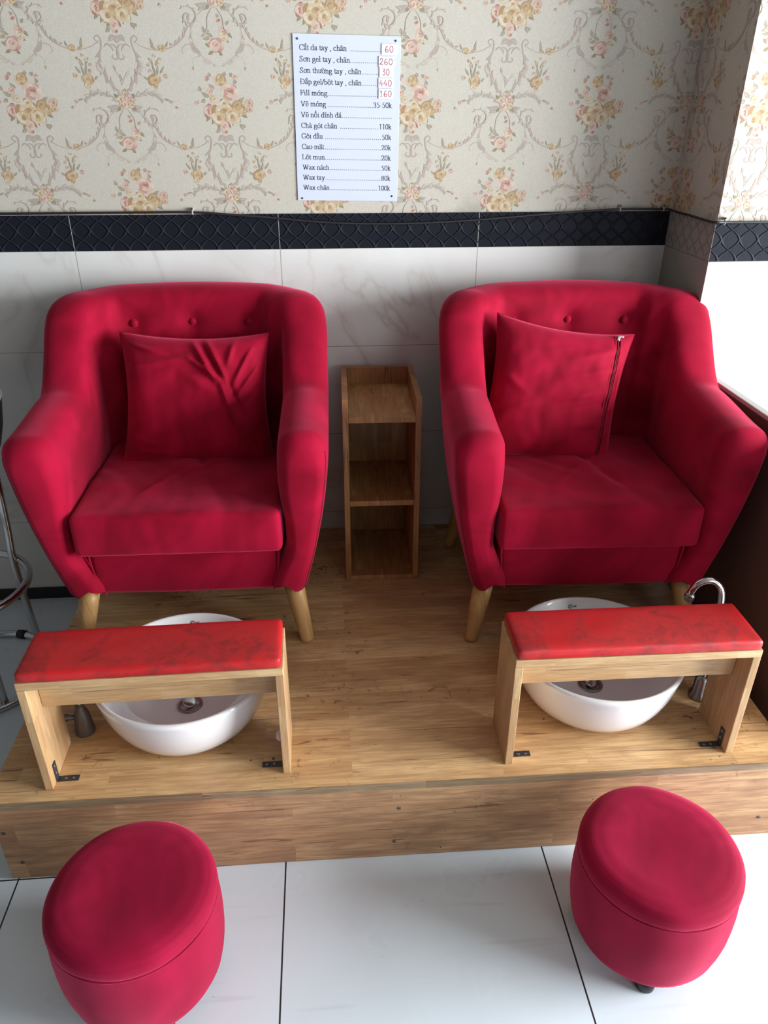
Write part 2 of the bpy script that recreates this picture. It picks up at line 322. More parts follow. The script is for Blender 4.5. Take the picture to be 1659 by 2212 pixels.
MOTIF = json.loads('''[["s",0,2.8,-17.2,224.5,-20.6,222.0,-24.0,219.5,-27.7,217.5,-31.2,215.0,-34.7,212.5,-38.5,209.5,-42.4,206.5,-46.4,203.5,-50.6,200.5,-54.0,196.5,-57.2,191.5,-60.2,185.5,-63.0,179.5,-65.2,173.5,-66.5,167.5,-67.0,162.5,-66.7,157.5,-65.8,152.5,-64.4,147.5,-63.2,142.5,-61.1,137.5,-58.5,132.5,-55.9,127.5,-52.5,122.5,-48.9,117.5,-45.0,113.5,-40.6,109.5,-36.1,106.0,-31.4,102.5,-26.7,99.5,-22.0,97.0,-17.3,94.5,-12.5,92.5,-7.8,90.5,-3.0,88.0],["s",0,2.8,17.2,224.5,20.6,222.0,24.0,219.5,27.7,217.5,31.2,215.0,34.7,212.5,38.5,209.5,42.4,206.5,46.4,203.5,50.6,200.5,54.0,196.5,57.2,191.5,60.2,185.5,63.0,179.5,65.2,173.5,66.5,167.5,67.0,162.5,66.7,157.5,65.8,152.5,64.4,147.5,63.2,142.5,61.1,137.5,58.5,132.5,55.9,127.5,52.5,122.5,48.9,117.5,45.0,113.5,40.6,109.5,36.1,106.0,31.4,102.5,26.7,99.5,22.0,97.0,17.3,94.5,12.5,92.5,7.8,90.5,3.0,88.0],["l",0,5.6,0.25,-60.2,185.5,-73.7,176.5],["l",0,5.6,-0.25,60.2,185.5,73.7,176.5],["l",0,5.6,0.25,-67.0,162.5,-75.3,148.5],["l",0,5.6,-0.25,67.0,162.5,75.3,148.5],["l",0,5.6,0.25,-63.2,142.5,-67.0,127.5],["l",0,5.6,-0.25,63.2,142.5,67.0,127.5],["l",0,5.6,0.25,-52.5,122.5,-51.3,107.5],["l",0,5.6,-0.25,52.5,122.5,51.3,107.5],["l",0,5.6,0.25,-36.1,106.0,-30.5,94.0],["l",0,5.6,-0.25,36.1,106.0,30.5,94.0],["l",0,5.6,0.25,-17.3,94.5,-10.6,85.5],["l",0,5.6,-0.25,17.3,94.5,10.6,85.5],["l",1,4.48,-0.25,-65.2,173.5,-61.5,162.5],["l",1,4.48,0.25,65.2,173.5,61.5,162.5],["l",1,4.48,-0.25,-65.2,150.5,-56.1,141.5],["l",1,4.48,0.25,65.2,150.5,56.1,141.5],["l",1,4.48,-0.25,-55.9,127.5,-44.6,121.0],["l",1,4.48,0.25,55.9,127.5,44.6,121.0],["l",1,4.48,-0.25,-38.4,107.5,-26.8,105.5],["l",1,4.48,0.25,38.4,107.5,26.8,105.5],["l",1,4.48,-0.25,-17.3,94.5,-7.6,94.5],["l",1,4.48,0.25,17.3,94.5,7.6,94.5],["l",0,11.76,0.3,-44.5,117.5,-71.5,147.5],["l",0,11.76,-0.3,44.5,117.5,71.5,147.5],["l",1,9.52,0.2,-17.8,97.0,-44.5,104.5],["l",1,9.52,-0.2,17.8,97.0,44.5,104.5],["s",0,2.52,-50.4,122.5,-55.3,126.0,-59.8,129.5,-64.7,133.5,-69.3,136.5,-73.5,137.5,-77.4,138.5,-81.1,137.5,-84.5,136.5,-87.4,134.5,-89.7,132.5,-91.4,130.5,-93.4,127.5,-94.1,124.5,-94.4,122.5,-94.3,120.5,-93.6,118.5,-92.3,118.0,-90.7,117.5,-89.0,116.5,-87.5,116.5],["s",0,2.52,50.4,122.5,55.3,126.0,59.8,129.5,64.7,133.5,69.3,136.5,73.5,137.5,77.4,138.5,81.1,137.5,84.5,136.5,87.4,134.5,89.7,132.5,91.4,130.5,93.4,127.5,94.1,124.5,94.4,122.5,94.3,120.5,93.6,118.5,92.3,118.0,90.7,117.5,89.0,116.5,87.5,116.5],["s",1,2.24,-38.6,107.5,-42.9,108.0,-47.4,109.0,-51.8,110.0,-55.8,110.5,-59.3,109.5,-62.3,108.5,-64.9,105.5,-67.0,102.5,-68.6,99.5,-69.7,97.0,-70.0,95.5,-69.5,93.5,-68.6,92.5,-68.1,90.5,-67.3,89.5],["s",1,2.24,38.6,107.5,42.9,108.0,47.4,109.0,51.8,110.0,55.8,110.5,59.3,109.5,62.3,108.5,64.9,105.5,67.0,102.5,68.6,99.5,69.7,97.0,70.0,95.5,69.5,93.5,68.6,92.5,68.1,90.5,67.3,89.5],["l",4,4.48,0,-68.8,88.0,-70.3,77.5],["l",4,4.48,0,68.8,88.0,70.3,77.5],["l",3,7.28,0,17.5,152.5,32.4,142.5],["l",3,7.28,0,29.2,165.5,40.8,152.5],["l",3,7.28,0,-17.6,132.5,-32.4,140.5],["l",3,7.28,0,-11.9,122.5,-26.7,115.0],["l",3,7.28,0,3.0,120.5,11.9,112.5],["l",4,7.28,0,8.8,197.5,2.9,207.5],["l",4,7.28,0,26.3,182.5,35.0,192.5],["l",4,7.28,0,-8.8,155.5,-32.1,165.5],["l",4,7.28,0,-17.5,152.5,-37.9,150.5],["l",4,7.28,0,-32.1,165.5,-35.0,180.5],["l",4,7.28,0,-23.3,165.5,-20.4,172.5],["r",1,8.21,8.2,192.5],["r",1,16.43,18.1,167.5],["r",1,21.22,-3.5,136.5],["r",0,6.84,-32.1,157.5],["r",0,10.27,20.4,152.5],["l",3,8.96,0.15,-24.5,-30.0,-33.9,-52.0],["l",3,8.96,0.15,-36.7,-25.0,-49.0,-44.0],["l",3,8.96,0.15,18.4,-36.0,24.7,-55.0],["l",3,8.96,0.15,33.7,-30.0,45.9,-47.0],["l",3,8.96,0.15,49.0,-25.0,65.8,-36.0],["l",3,8.96,0.15,6.1,-47.0,18.5,-60.5],["l",3,8.96,0.15,-12.2,-44.0,-18.5,-62.0],["l",3,8.96,0.15,60.8,-14.0,76.6,-22.0],["l",4,8.96,0.15,-18.2,34.5,-32.9,47.5],["l",4,8.96,0.15,-33.4,15.5,-54.7,29.0],["l",4,8.96,0.15,-45.6,10.5,-57.7,2.0],["l",4,8.96,0.15,-54.7,29.0,-59.8,42.5],["l",4,8.96,0.15,26.9,63.5,32.9,73.5],["l",4,8.96,0.15,12.0,66.0,13.5,76.5],["l",4,8.96,0.15,-26.9,63.5,-29.9,73.5],["l",4,8.96,0.15,45.6,-0.5,60.8,15.5],["l",4,8.96,0.15,66.8,-3.0,82.0,-8.5],["l",4,8.96,0.15,41.9,47.5,35.9,58.0],["l",4,8.96,0.15,52.5,-58.0,58.6,-52.0],["l",4,8.96,0.15,42.9,-49.5,52.5,-66.0],["l",4,8.96,0.15,-12.3,-60.5,-24.7,-72.0],["r",2,18.1,0.0,56.5],["r",3,7.54,-35.9,59.5],["r",3,8.29,38.9,63.5],["r",1,27.14,21.9,29.0],["r",1,11.31,-31.9,29.0],["r",3,7.54,-69.9,1.0],["r",1,20.36,-38.0,-18.0],["r",2,23.37,44.1,-10.0],["r",0,35.81,3.1,-22.0],["r",0,20.73,-12.2,-36.0],["r",0,21.87,26.0,-33.0],["r",3,12.82,72.9,2.0],["r",3,9.8,74.4,-15.0],["r",1,15.83,1.5,-54.0],["r",0,11.31,-21.3,10.5],["r",1,8.29,1.5,-69.0],["r",0,13.57,6.1,2.0],["l",0,16.8,0,2.5,-79.0,2.5,-97.0],["l",0,12.32,-0.2,0.0,-80.0,-19.3,-93.0],["l",0,12.32,0.2,5.0,-80.0,24.3,-93.0],["s",0,4.2,-21.8,-100.0,-18.9,-99.5,-15.9,-99.0,-12.9,-99.0,-10.2,-99.0,-7.8,-100.0,-5.7,-101.0,-3.9,-103.0,-2.3,-106.0,-1.0,-108.0,0.0,-111.0,0.7,-114.0,1.2,-117.0,1.4,-121.0,1.2,-124.0,0.6,-127.0,-0.5,-129.0,-2.1,-130.5,-4.0,-132.0,-6.0,-133.0,-7.8,-133.0,-9.6,-133.0,-11.5,-132.0,-13.3,-131.0,-14.7,-129.0,-15.6,-128.0,-15.6,-127.0,-15.1,-126.0,-14.2,-125.0,-13.2,-123.5,-12.4,-122.0],["s",0,4.2,21.8,-100.0,18.9,-99.5,15.9,-99.0,12.9,-99.0,10.2,-99.0,7.8,-100.0,5.7,-101.0,3.9,-103.0,2.3,-106.0,1.0,-108.0,-0.0,-111.0,-0.7,-114.0,-1.2,-117.0,-1.4,-121.0,-1.2,-124.0,-0.6,-127.0,0.5,-129.0,2.1,-130.5,4.0,-132.0,6.0,-133.0,7.8,-133.0,9.6,-133.0,11.5,-132.0,13.3,-131.0,14.7,-129.0,15.6,-128.0,15.6,-127.0,15.1,-126.0,14.2,-125.0,13.2,-123.5,12.4,-122.0],["s",0,3.92,-34.2,-105.0,-32.4,-104.0,-30.6,-102.0,-28.7,-100.0,-26.8,-99.0,-24.9,-98.0,-22.7,-99.0,-20.3,-100.0,-17.9,-102.0,-15.7,-104.0,-14.0,-105.0,-12.9,-107.0,-12.2,-109.0,-11.8,-110.0,-11.4,-112.0,-10.9,-114.0],["s",0,3.92,34.2,-105.0,32.4,-104.0,30.6,-102.0,28.7,-100.0,26.8,-99.0,24.9,-98.0,22.7,-99.0,20.3,-100.0,17.9,-102.0,15.7,-104.0,14.0,-105.0,12.9,-107.0,12.2,-109.0,11.8,-110.0,11.4,-112.0,10.9,-114.0],["s",0,3.64,-46.7,-97.0,-48.7,-95.0,-50.9,-92.0,-53.0,-90.0,-54.6,-88.0,-55.4,-86.0,-55.0,-84.0,-53.7,-83.0,-51.9,-81.0,-50.0,-80.0,-48.2,-79.0,-46.5,-80.0,-44.5,-81.0,-42.5,-82.0,-40.9,-84.0,-39.8,-86.0,-39.3,-89.0,-39.3,-93.0,-39.6,-97.0,-40.2,-101.0,-41.1,-105.0,-42.4,-110.0,-44.2,-114.0,-46.2,-119.0,-47.9,-123.5,-49.1,-128.0,-49.8,-132.5,-50.7,-137.0,-51.2,-141.5,-50.8,-146.0,-49.9,-151.0,-48.4,-156.0,-46.3,-161.5,-43.8,-167.0,-40.9,-172.0,-37.9,-177.0,-34.5,-182.0,-30.6,-187.0,-26.7,-191.5,-22.7,-196.5,-19.1,-200.5,-15.9,-204.5,-13.0,-208.0,-10.3,-211.5,-7.6,-215.0,-4.8,-218.5],["s",0,3.64,46.7,-97.0,48.7,-95.0,50.9,-92.0,53.0,-90.0,54.6,-88.0,55.4,-86.0,55.0,-84.0,53.7,-83.0,51.9,-81.0,50.0,-80.0,48.2,-79.0,46.5,-80.0,44.5,-81.0,42.5,-82.0,40.9,-84.0,39.8,-86.0,39.3,-89.0,39.3,-93.0,39.6,-97.0,40.2,-101.0,41.1,-105.0,42.4,-110.0,44.2,-114.0,46.2,-119.0,47.9,-123.5,49.1,-128.0,49.8,-132.5,50.7,-137.0,51.2,-141.5,50.8,-146.0,49.9,-151.0,48.4,-156.0,46.3,-161.5,43.8,-167.0,40.9,-172.0,37.9,-177.0,34.5,-182.0,30.6,-187.0,26.7,-191.5,22.7,-196.5,19.1,-200.5,15.9,-204.5,13.0,-208.0,10.3,-211.5,7.6,-215.0,4.8,-218.5],["l",0,6.72,0.25,-44.2,-114.0,-61.5,-129.0],["l",0,6.72,-0.25,44.2,-114.0,61.5,-129.0],["l",0,6.72,0.25,-49.8,-132.5,-63.1,-151.0],["l",0,6.72,-0.25,49.8,-132.5,63.1,-151.0],["l",0,6.72,0.25,-49.9,-151.0,-54.5,-171.0],["l",0,6.72,-0.25,49.9,-151.0,54.5,-171.0],["l",0,6.72,0.25,-40.9,-172.0,-40.4,-191.0],["l",0,6.72,-0.25,40.9,-172.0,40.4,-191.0],["l",0,6.72,0.25,-26.7,-191.5,-22.5,-208.5],["l",0,6.72,-0.25,26.7,-191.5,22.5,-208.5],["l",0,6.72,0.25,-13.0,-208.0,-10.0,-222.5],["l",0,6.72,-0.25,13.0,-208.0,10.0,-222.5],["l",2,5.04,-0.25,-47.9,-123.5,-44.4,-140.0],["l",2,5.04,0.25,47.9,-123.5,44.4,-140.0],["l",2,5.04,-0.25,-51.2,-141.5,-41.7,-156.0],["l",2,5.04,0.25,51.2,-141.5,41.7,-156.0],["l",2,5.04,-0.25,-46.3,-161.5,-32.9,-171.0],["l",2,5.04,0.25,46.3,-161.5,32.9,-171.0],["l",2,5.04,-0.25,-34.5,-182.0,-20.5,-188.5],["l",2,5.04,0.25,34.5,-182.0,20.5,-188.5],["l",2,5.04,-0.25,-19.1,-200.5,-6.6,-206.0],["l",2,5.04,0.25,19.1,-200.5,6.6,-206.0],["l",2,7.28,0.3,-34.7,-180.0,-37.9,-151.0],["l",2,7.28,-0.3,34.7,-180.0,37.9,-151.0],["l",0,6.72,0.3,-19.1,-200.5,-26.8,-171.0],["l",0,6.72,-0.3,19.1,-200.5,26.8,-171.0],["l",1,8.4,0.2,-44.2,-165.5,-60.0,-139.5],["l",1,8.4,-0.2,44.2,-165.5,60.0,-139.5],["s",1,1.96,0.0,-194.5,-0.6,-191.0,-1.0,-187.5,-1.6,-184.0,-2.2,-180.5,-3.2,-177.0,-4.5,-173.5,-6.3,-170.0,-8.1,-166.0,-9.8,-162.5,-11.1,-159.5,-11.8,-157.5,-12.1,-155.5,-12.3,-154.0,-12.4,-152.5,-12.6,-151.0],["s",1,1.96,1.6,-189.0,3.1,-186.0,4.7,-182.5,6.2,-179.5,7.8,-177.0,9.5,-174.0,11.3,-172.0,13.2,-170.0,15.1,-168.5,17.0,-167.0,19.0,-165.5],["l",2,6.16,0,-12.6,-159.5,-15.8,-145.0],["l",1,6.16,0,12.6,-171.0,23.7,-159.5],["l",2,5.04,0,1.6,-183.0,-3.2,-165.5],["s",0,2.24,43.5,-90.0,47.1,-92.0,50.6,-95.0,54.1,-97.0,57.9,-100.0,62.2,-102.0,67.2,-104.0,72.7,-106.0,78.6,-108.0,84.5,-109.0,90.2,-110.0,95.7,-111.0,101.2,-112.0,106.8,-112.0,112.4,-112.0,118.2,-111.0,124.3,-110.0,130.6,-108.0,136.9,-106.0,143.2,-104.0,149.3,-101.0,155.3,-98.0,161.2,-94.0,167.0,-90.0,172.4,-85.0,177.3,-80.0,180.2,-74.0,184.0,-68.0,187.4,-61.0,190.4,-55.0,191.4,-49.5,193.3,-45.0,194.6,-41.0,195.6,-37.0,196.5,-34.0,197.5,-30.0],["s",0,2.24,-43.5,-90.0,-47.1,-92.0,-50.6,-95.0,-54.1,-97.0,-57.9,-100.0,-62.2,-102.0,-67.2,-104.0,-72.7,-106.0,-78.6,-108.0,-84.5,-109.0,-90.2,-110.0,-95.7,-111.0,-101.2,-112.0,-106.8,-112.0,-112.4,-112.0,-118.2,-111.0,-124.3,-110.0,-130.6,-108.0,-136.9,-106.0,-143.2,-104.0,-149.3,-101.0,-155.3,-98.0,-161.2,-94.0,-167.0,-90.0,-172.4,-85.0,-177.3,-80.0,-180.2,-74.0,-184.0,-68.0,-187.4,-61.0,-190.4,-55.0,-191.4,-49.5,-193.3,-45.0,-194.6,-41.0,-195.6,-37.0,-196.5,-34.0,-197.5,-30.0],["l",2,6.16,-0.25,149.3,-101.0,156.7,-86.0],["l",2,6.16,0.25,-149.3,-101.0,-156.7,-86.0],["l",2,6.16,-0.25,161.2,-94.0,166.5,-79.0],["l",2,6.16,0.25,-161.2,-94.0,-166.5,-79.0],["l",2,6.16,-0.25,174.9,-83.0,175.1,-68.0],["l",2,6.16,0.25,-174.9,-83.0,-175.1,-68.0],["l",2,6.16,-0.25,182.1,-71.0,180.2,-57.0],["l",2,6.16,0.25,-182.1,-71.0,-180.2,-57.0],["l",2,6.16,-0.25,188.9,-58.0,184.6,-46.0],["l",2,6.16,0.25,-188.9,-58.0,-184.6,-46.0],["l",2,6.16,-0.25,193.3,-45.0,189.6,-34.0],["l",2,6.16,0.25,-193.3,-45.0,-189.6,-34.0],["l",2,6.16,-0.25,195.6,-37.0,191.4,-28.0],["l",2,6.16,0.25,-195.6,-37.0,-191.4,-28.0],["r",2,10.27,116.6,-107.0],["l",4,5.04,0,93.3,-107.0,88.6,-83.0],["l",5,4.48,0,102.6,-109.5,85.5,-102.5],["l",4,3.92,0,127.5,-105.0,133.7,-91.0],["r",3,4.11,141.5,-98.0],["r",2,10.27,-116.6,-107.0],["l",4,5.04,0,-93.3,-107.0,-88.6,-83.0],["l",5,4.48,0,-102.6,-109.5,-85.5,-102.5],["l",4,3.92,0,-127.5,-105.0,-133.7,-91.0],["r",3,4.11,-141.5,-98.0],["r",2,17.79,86.9,-180.0],["r",0,8.9,90.7,-194.5],["r",3,7.53,118.4,-171.0],["r",3,5.48,79.0,-159.5],["l",4,4.48,0,94.8,-171.0,101.1,-145.0],["l",4,4.48,0,91.6,-168.5,85.3,-139.5],["l",4,4.48,0,104.2,-165.5,116.9,-148.0],["l",4,4.48,0,94.8,-148.0,102.6,-131.0],["l",4,4.48,0,88.4,-145.0,77.8,-128.0],["l",4,4.48,0,69.5,-180.0,60.0,-171.0],["r",0,4.45,101.1,-141.0],["r",0,4.45,84.6,-134.0],["r",0,4.45,107.3,-131.0],["r",0,4.45,93.3,-124.0],["r",0,4.45,75.8,-145.0],["r",2,17.79,-86.9,-180.0],["r",0,8.9,-90.7,-194.5],["r",3,7.53,-118.4,-171.0],["r",3,5.48,-79.0,-159.5],["l",4,4.48,0,-94.8,-171.0,-101.1,-145.0],["l",4,4.48,0,-91.6,-168.5,-85.3,-139.5],["l",4,4.48,0,-104.2,-165.5,-116.9,-148.0],["l",4,4.48,0,-94.8,-148.0,-102.6,-131.0],["l",4,4.48,0,-88.4,-145.0,-77.8,-128.0],["l",4,4.48,0,-69.5,-180.0,-60.0,-171.0],["r",0,4.45,-101.1,-141.0],["r",0,4.45,-84.6,-134.0],["r",0,4.45,-107.3,-131.0],["r",0,4.45,-93.3,-124.0],["r",0,4.45,-75.8,-145.0],["s",0,3.92,-12.8,-234.5,-17.2,-231.0,-21.3,-227.0,-25.6,-223.5,-30.1,-219.5,-35.0,-217.0,-40.4,-214.5,-46.2,-212.5,-52.1,-211.0,-58.0,-210.0,-63.7,-209.5,-69.1,-209.5,-74.5,-210.0,-79.8,-211.0,-84.7,-212.0,-89.1,-214.0,-92.9,-216.5,-96.2,-219.0,-99.1,-222.5,-102.0,-225.5,-105.8,-228.5],["s",0,3.92,12.8,-234.5,17.2,-231.0,21.3,-227.0,25.6,-223.5,30.1,-219.5,35.0,-217.0,40.4,-214.5,46.2,-212.5,52.1,-211.0,58.0,-210.0,63.7,-209.5,69.1,-209.5,74.5,-210.0,79.8,-211.0,84.7,-212.0,89.1,-214.0,92.9,-216.5,96.2,-219.0,99.1,-222.5,102.0,-225.5,105.8,-228.5],["l",0,6.72,-0.25,-17.2,-231.0,-32.2,-228.5],["l",0,6.72,0.25,17.2,-231.0,32.2,-228.5],["l",0,6.72,-0.25,-30.1,-219.5,-49.1,-219.5],["l",0,6.72,0.25,30.1,-219.5,49.1,-219.5],["l",0,6.72,-0.25,-43.2,-213.5,-63.8,-219.0],["l",0,6.72,0.25,43.2,-213.5,63.8,-219.0],["l",0,6.72,-0.25,-60.9,-209.5,-80.3,-220.0],["l",0,6.72,0.25,60.9,-209.5,80.3,-220.0],["l",0,6.72,-0.25,-77.2,-210.5,-91.9,-224.5],["l",0,6.72,0.25,77.2,-210.5,91.9,-224.5],["l",0,6.72,-0.25,-89.1,-214.0,-98.0,-230.0],["l",0,6.72,0.25,89.1,-214.0,98.0,-230.0],["l",0,6.72,-0.25,-99.1,-222.5,-101.1,-236.5],["l",0,6.72,0.25,99.1,-222.5,101.1,-236.5],["l",1,6.16,0.25,-19.4,-229.0,-21.5,-218.5],["l",1,6.16,-0.25,19.4,-229.0,21.5,-218.5],["l",1,6.16,0.25,-35.0,-217.0,-42.3,-204.5],["l",1,6.16,-0.25,35.0,-217.0,42.3,-204.5],["l",1,6.16,0.25,-55.1,-210.5,-66.9,-200.0],["l",1,6.16,-0.25,55.1,-210.5,66.9,-200.0],["l",1,6.16,0.25,-74.5,-210.0,-89.0,-203.5],["l",1,6.16,-0.25,74.5,-210.0,89.0,-203.5],["l",1,6.16,0.25,-91.1,-215.0,-104.7,-215.5],["l",1,6.16,-0.25,91.1,-215.0,104.7,-215.5],["l",0,12.32,0.25,-12.8,-242.5,-48.1,-242.5],["l",0,12.32,-0.25,12.8,-242.5,48.1,-242.5],["l",0,9.52,-0.2,-16.2,-251.5,-42.0,-257.5],["l",0,9.52,0.2,16.2,-251.5,42.0,-257.5],["l",4,4.48,0,-108.2,-224.5,-125.1,-230.5],["l",4,4.48,0,108.2,-224.5,125.1,-230.5],["r",3,6.16,126.7,-231.5],["r",3,4.45,138.9,-245.5],["r",3,6.16,-126.7,-231.5],["r",3,4.45,-138.9,-245.5],["l",3,7.84,0,-12.7,-224.5,-25.5,-212.5],["l",3,7.84,0,19.1,-224.5,28.6,-212.5],["l",3,7.84,0,19.2,-242.5,29.1,-254.5],["l",3,7.84,0,-12.9,-245.5,-22.6,-254.5],["l",3,7.84,0,3.2,-212.5,6.4,-200.5],["r",1,11.63,12.7,-221.5],["r",0,10.27,-9.5,-224.5],["r",1,14.37,0.0,-239.5],["r",0,10.27,17.6,-239.5],["r",0,7.53,3.2,-209.5],["s",0,3.36,-66.1,-265.5,-67.1,-264.5,-68.1,-264.5,-69.3,-263.5,-70.7,-263.5,-72.2,-263.5,-73.7,-263.5,-75.3,-264.5,-76.8,-264.5,-78.1,-266.0,-79.3,-267.5,-80.3,-268.5,-80.9,-270.5,-81.2,-272.5,-81.2,-274.5,-80.8,-276.5,-80.0,-278.5,-78.8,-280.5,-77.2,-282.5,-75.2,-283.5,-72.9,-285.5,-70.4,-285.5,-67.8,-286.5,-64.9,-286.5,-62.1,-285.5,-59.3,-284.5,-56.7,-283.5,-54.3,-281.5,-52.3,-279.5,-50.6,-276.5,-49.5,-273.5,-48.9,-270.5,-48.9,-267.0,-49.4,-263.5,-50.7,-260.5,-52.5,-257.5,-54.8,-254.5,-57.7,-252.5,-61.1,-250.5,-64.8,-249.0,-68.7,-248.5,-73.0,-248.5,-77.1,-248.5,-81.0,-250.0,-84.9,-252.5,-88.7,-254.5],["s",0,3.36,66.1,-265.5,67.1,-264.5,68.1,-264.5,69.3,-263.5,70.7,-263.5,72.2,-263.5,73.7,-263.5,75.3,-264.5,76.8,-264.5,78.1,-266.0,79.3,-267.5,80.3,-268.5,80.9,-270.5,81.2,-272.5,81.2,-274.5,80.8,-276.5,80.0,-278.5,78.8,-280.5,77.2,-282.5,75.2,-283.5,72.9,-285.5,70.4,-285.5,67.8,-286.5,64.9,-286.5,62.1,-285.5,59.3,-284.5,56.7,-283.5,54.3,-281.5,52.3,-279.5,50.6,-276.5,49.5,-273.5,48.9,-270.5,48.9,-267.0,49.4,-263.5,50.7,-260.5,52.5,-257.5,54.8,-254.5,57.7,-252.5,61.1,-250.5,64.8,-249.0,68.7,-248.5,73.0,-248.5,77.1,-248.5,81.0,-250.0,84.9,-252.5,88.7,-254.5],["l",1,4.48,0.25,-80.6,-277.5,-84.5,-285.5],["l",1,4.48,-0.25,80.6,-277.5,84.5,-285.5],["l",1,4.48,0.25,-74.8,-284.5,-72.6,-292.5],["l",1,4.48,-0.25,74.8,-284.5,72.6,-292.5],["l",1,4.48,0.25,-64.6,-286.5,-57.0,-291.5],["l",1,4.48,-0.25,64.6,-286.5,57.0,-291.5],["l",1,4.48,0.25,-54.3,-281.5,-44.8,-281.5],["l",1,4.48,-0.25,54.3,-281.5,44.8,-281.5],["l",1,4.48,0.25,-49.0,-270.5,-42.0,-265.5],["l",1,4.48,-0.25,49.0,-270.5,42.0,-265.5],["l",1,4.48,0.25,-52.1,-258.0,-50.2,-250.5],["l",1,4.48,-0.25,52.1,-258.0,50.2,-250.5],["l",1,4.48,0.25,-63.7,-249.5,-66.4,-243.5],["l",1,4.48,-0.25,63.7,-249.5,66.4,-243.5],["l",1,4.48,0.25,-79.5,-249.5,-85.4,-247.5],["l",1,4.48,-0.25,79.5,-249.5,85.4,-247.5],["s",1,2.52,-6.5,-251.5,-9.2,-255.5,-12.1,-259.5,-14.9,-263.5,-17.4,-268.0,-19.4,-272.5,-20.4,-277.5,-20.8,-282.5,-20.9,-287.5,-21.3,-292.5,-22.6,-296.5,-25.2,-301.5,-28.4,-304.5,-31.9,-308.5,-35.6,-311.5,-39.1,-315.5],["s",1,2.52,6.5,-251.5,9.2,-255.5,12.1,-259.5,14.9,-263.5,17.4,-268.0,19.4,-272.5,20.4,-277.5,20.8,-282.5,20.9,-287.5,21.3,-292.5,22.6,-296.5,25.2,-301.5,28.4,-304.5,31.9,-308.5,35.6,-311.5,39.1,-315.5]]''')
# ------------------------------------------------------------------ the room
def motif():
    """flat print shapes of one repeat: (colour slot, [(x, z) metres])"""
    out = []
    PAL = [[11, 10, 9, 8, 7, 6], [10, 9, 11, 9, 11, 10], [13, 12, 8, 12, 7, 6], [10, 9, 9, 10, 10, 9]]
    PAL = [[8, 13, 7, 6, 12, 6], [11, 10, 9, 6, 10, 9], [13, 12, 8, 7, 13, 12], [13, 10, 9, 7, 10, 9]]
    rnd = random.Random(11)
    for p in MOTIF:
        if p[0] == 's':
            pts = [(p[i]/1000, p[i+1]/1000) for i in range(3, len(p), 2)]; wd = p[2]/1000/2; n = len(pts)
            L, R = [], []
            for i in range(n):
                a = pts[max(i-1, 0)]; b = pts[min(i+1, n-1)]; dx, dz = b[0]-a[0], b[1]-a[1]; l = math.hypot(dx, dz) or 1
                k = wd*(.35+.65*math.sin(PI*min(1, max(0, (i+.6)/n)))); L.append((pts[i][0]-dz/l*k, pts[i][1]+dx/l*k)); R.append((pts[i][0]+dz/l*k, pts[i][1]-dx/l*k))
            for i in range(n-1): out.append((p[1], [L[i], L[i+1], R[i+1], R[i]]))
        elif p[0] == 'l':
            col, wd, be = p[1], p[2]/1000/2, p[3]; a = Vector((p[4], p[5]))/1000; b = Vector((p[6], p[7]))/1000
            d = b-a; nn = Vector((-d.y, d.x)).normalized(); U, D = [], []
            for k in range(7):
                t = k/6; ww = wd*(math.sin(PI*t**.75))*1.15; c = a+d*t+nn*be*d.length*.5*math.sin(PI*t)
                U.append(c+nn*ww); D.append(c-nn*ww)
            out.append((col, [tuple(v) for v in U+D[-2:0:-1]]))
            ligh = {0: 1, 2: 1, 3: 4, 4: 1, 1: 6, 5: 12}[col]
            out.append((ligh, [tuple(a+d*.15+nn*wd*.2), tuple(a+d*.5+nn*(be*d.length*.5+wd*.55)), tuple(a+d*.95+nn*be*.1*d.length), tuple(a+d*.5+nn*be*d.length*.5)]))
        else:
            kind, r, cx, cz = p[1], p[2]/1000, p[3]/1000, p[4]/1000; pal = PAL[kind]
            rings = [(1.0, 9, .34), (.74, 8, .32), (.5, 7, .27), (.27, 5, .22)] if r > .009 else [(.8, 6, .45), (.35, 4, .3)]
            for ri, (rad, np_, ps) in enumerate(rings):
                ph = rnd.random()*6
                for k in range(np_):
                    an = ph+2*PI*k/np_+rnd.uniform(-.2, .2); q = rad*r*rnd.uniform(.55, .78)
                    px, pz = cx+q*math.cos(an), cz+q*math.sin(an)*.9; s = ps*r*rnd.uniform(.8, 1.15)
                    col = rnd.choice(pal[:3]) if (ri == 0 and rnd.random() < .45) or ri == len(rings)-1 else rnd.choice(pal[2:])
                    pet = []
                    for m in range(8):
                        t = 2*PI*m/8; ee, nn_ = math.cos(t)*s*.75, math.sin(t)*s*1.1
                        pet.append((px+math.cos(an)*ee-math.sin(an)*nn_, pz+math.sin(an)*ee+math.cos(an)*nn_))
                    out.append((col, pet))
                    if s > .0022:
                        d = pal[rnd.choice((0, 1))]
                        e = [(px+(x-px)*.9-math.cos(an)*s*.35, pz+(z-pz)*.55-math.sin(an)*s*.35) for x, z in pet[2:7]]
                        out.append((d, e))
    return out
MOT = motif()
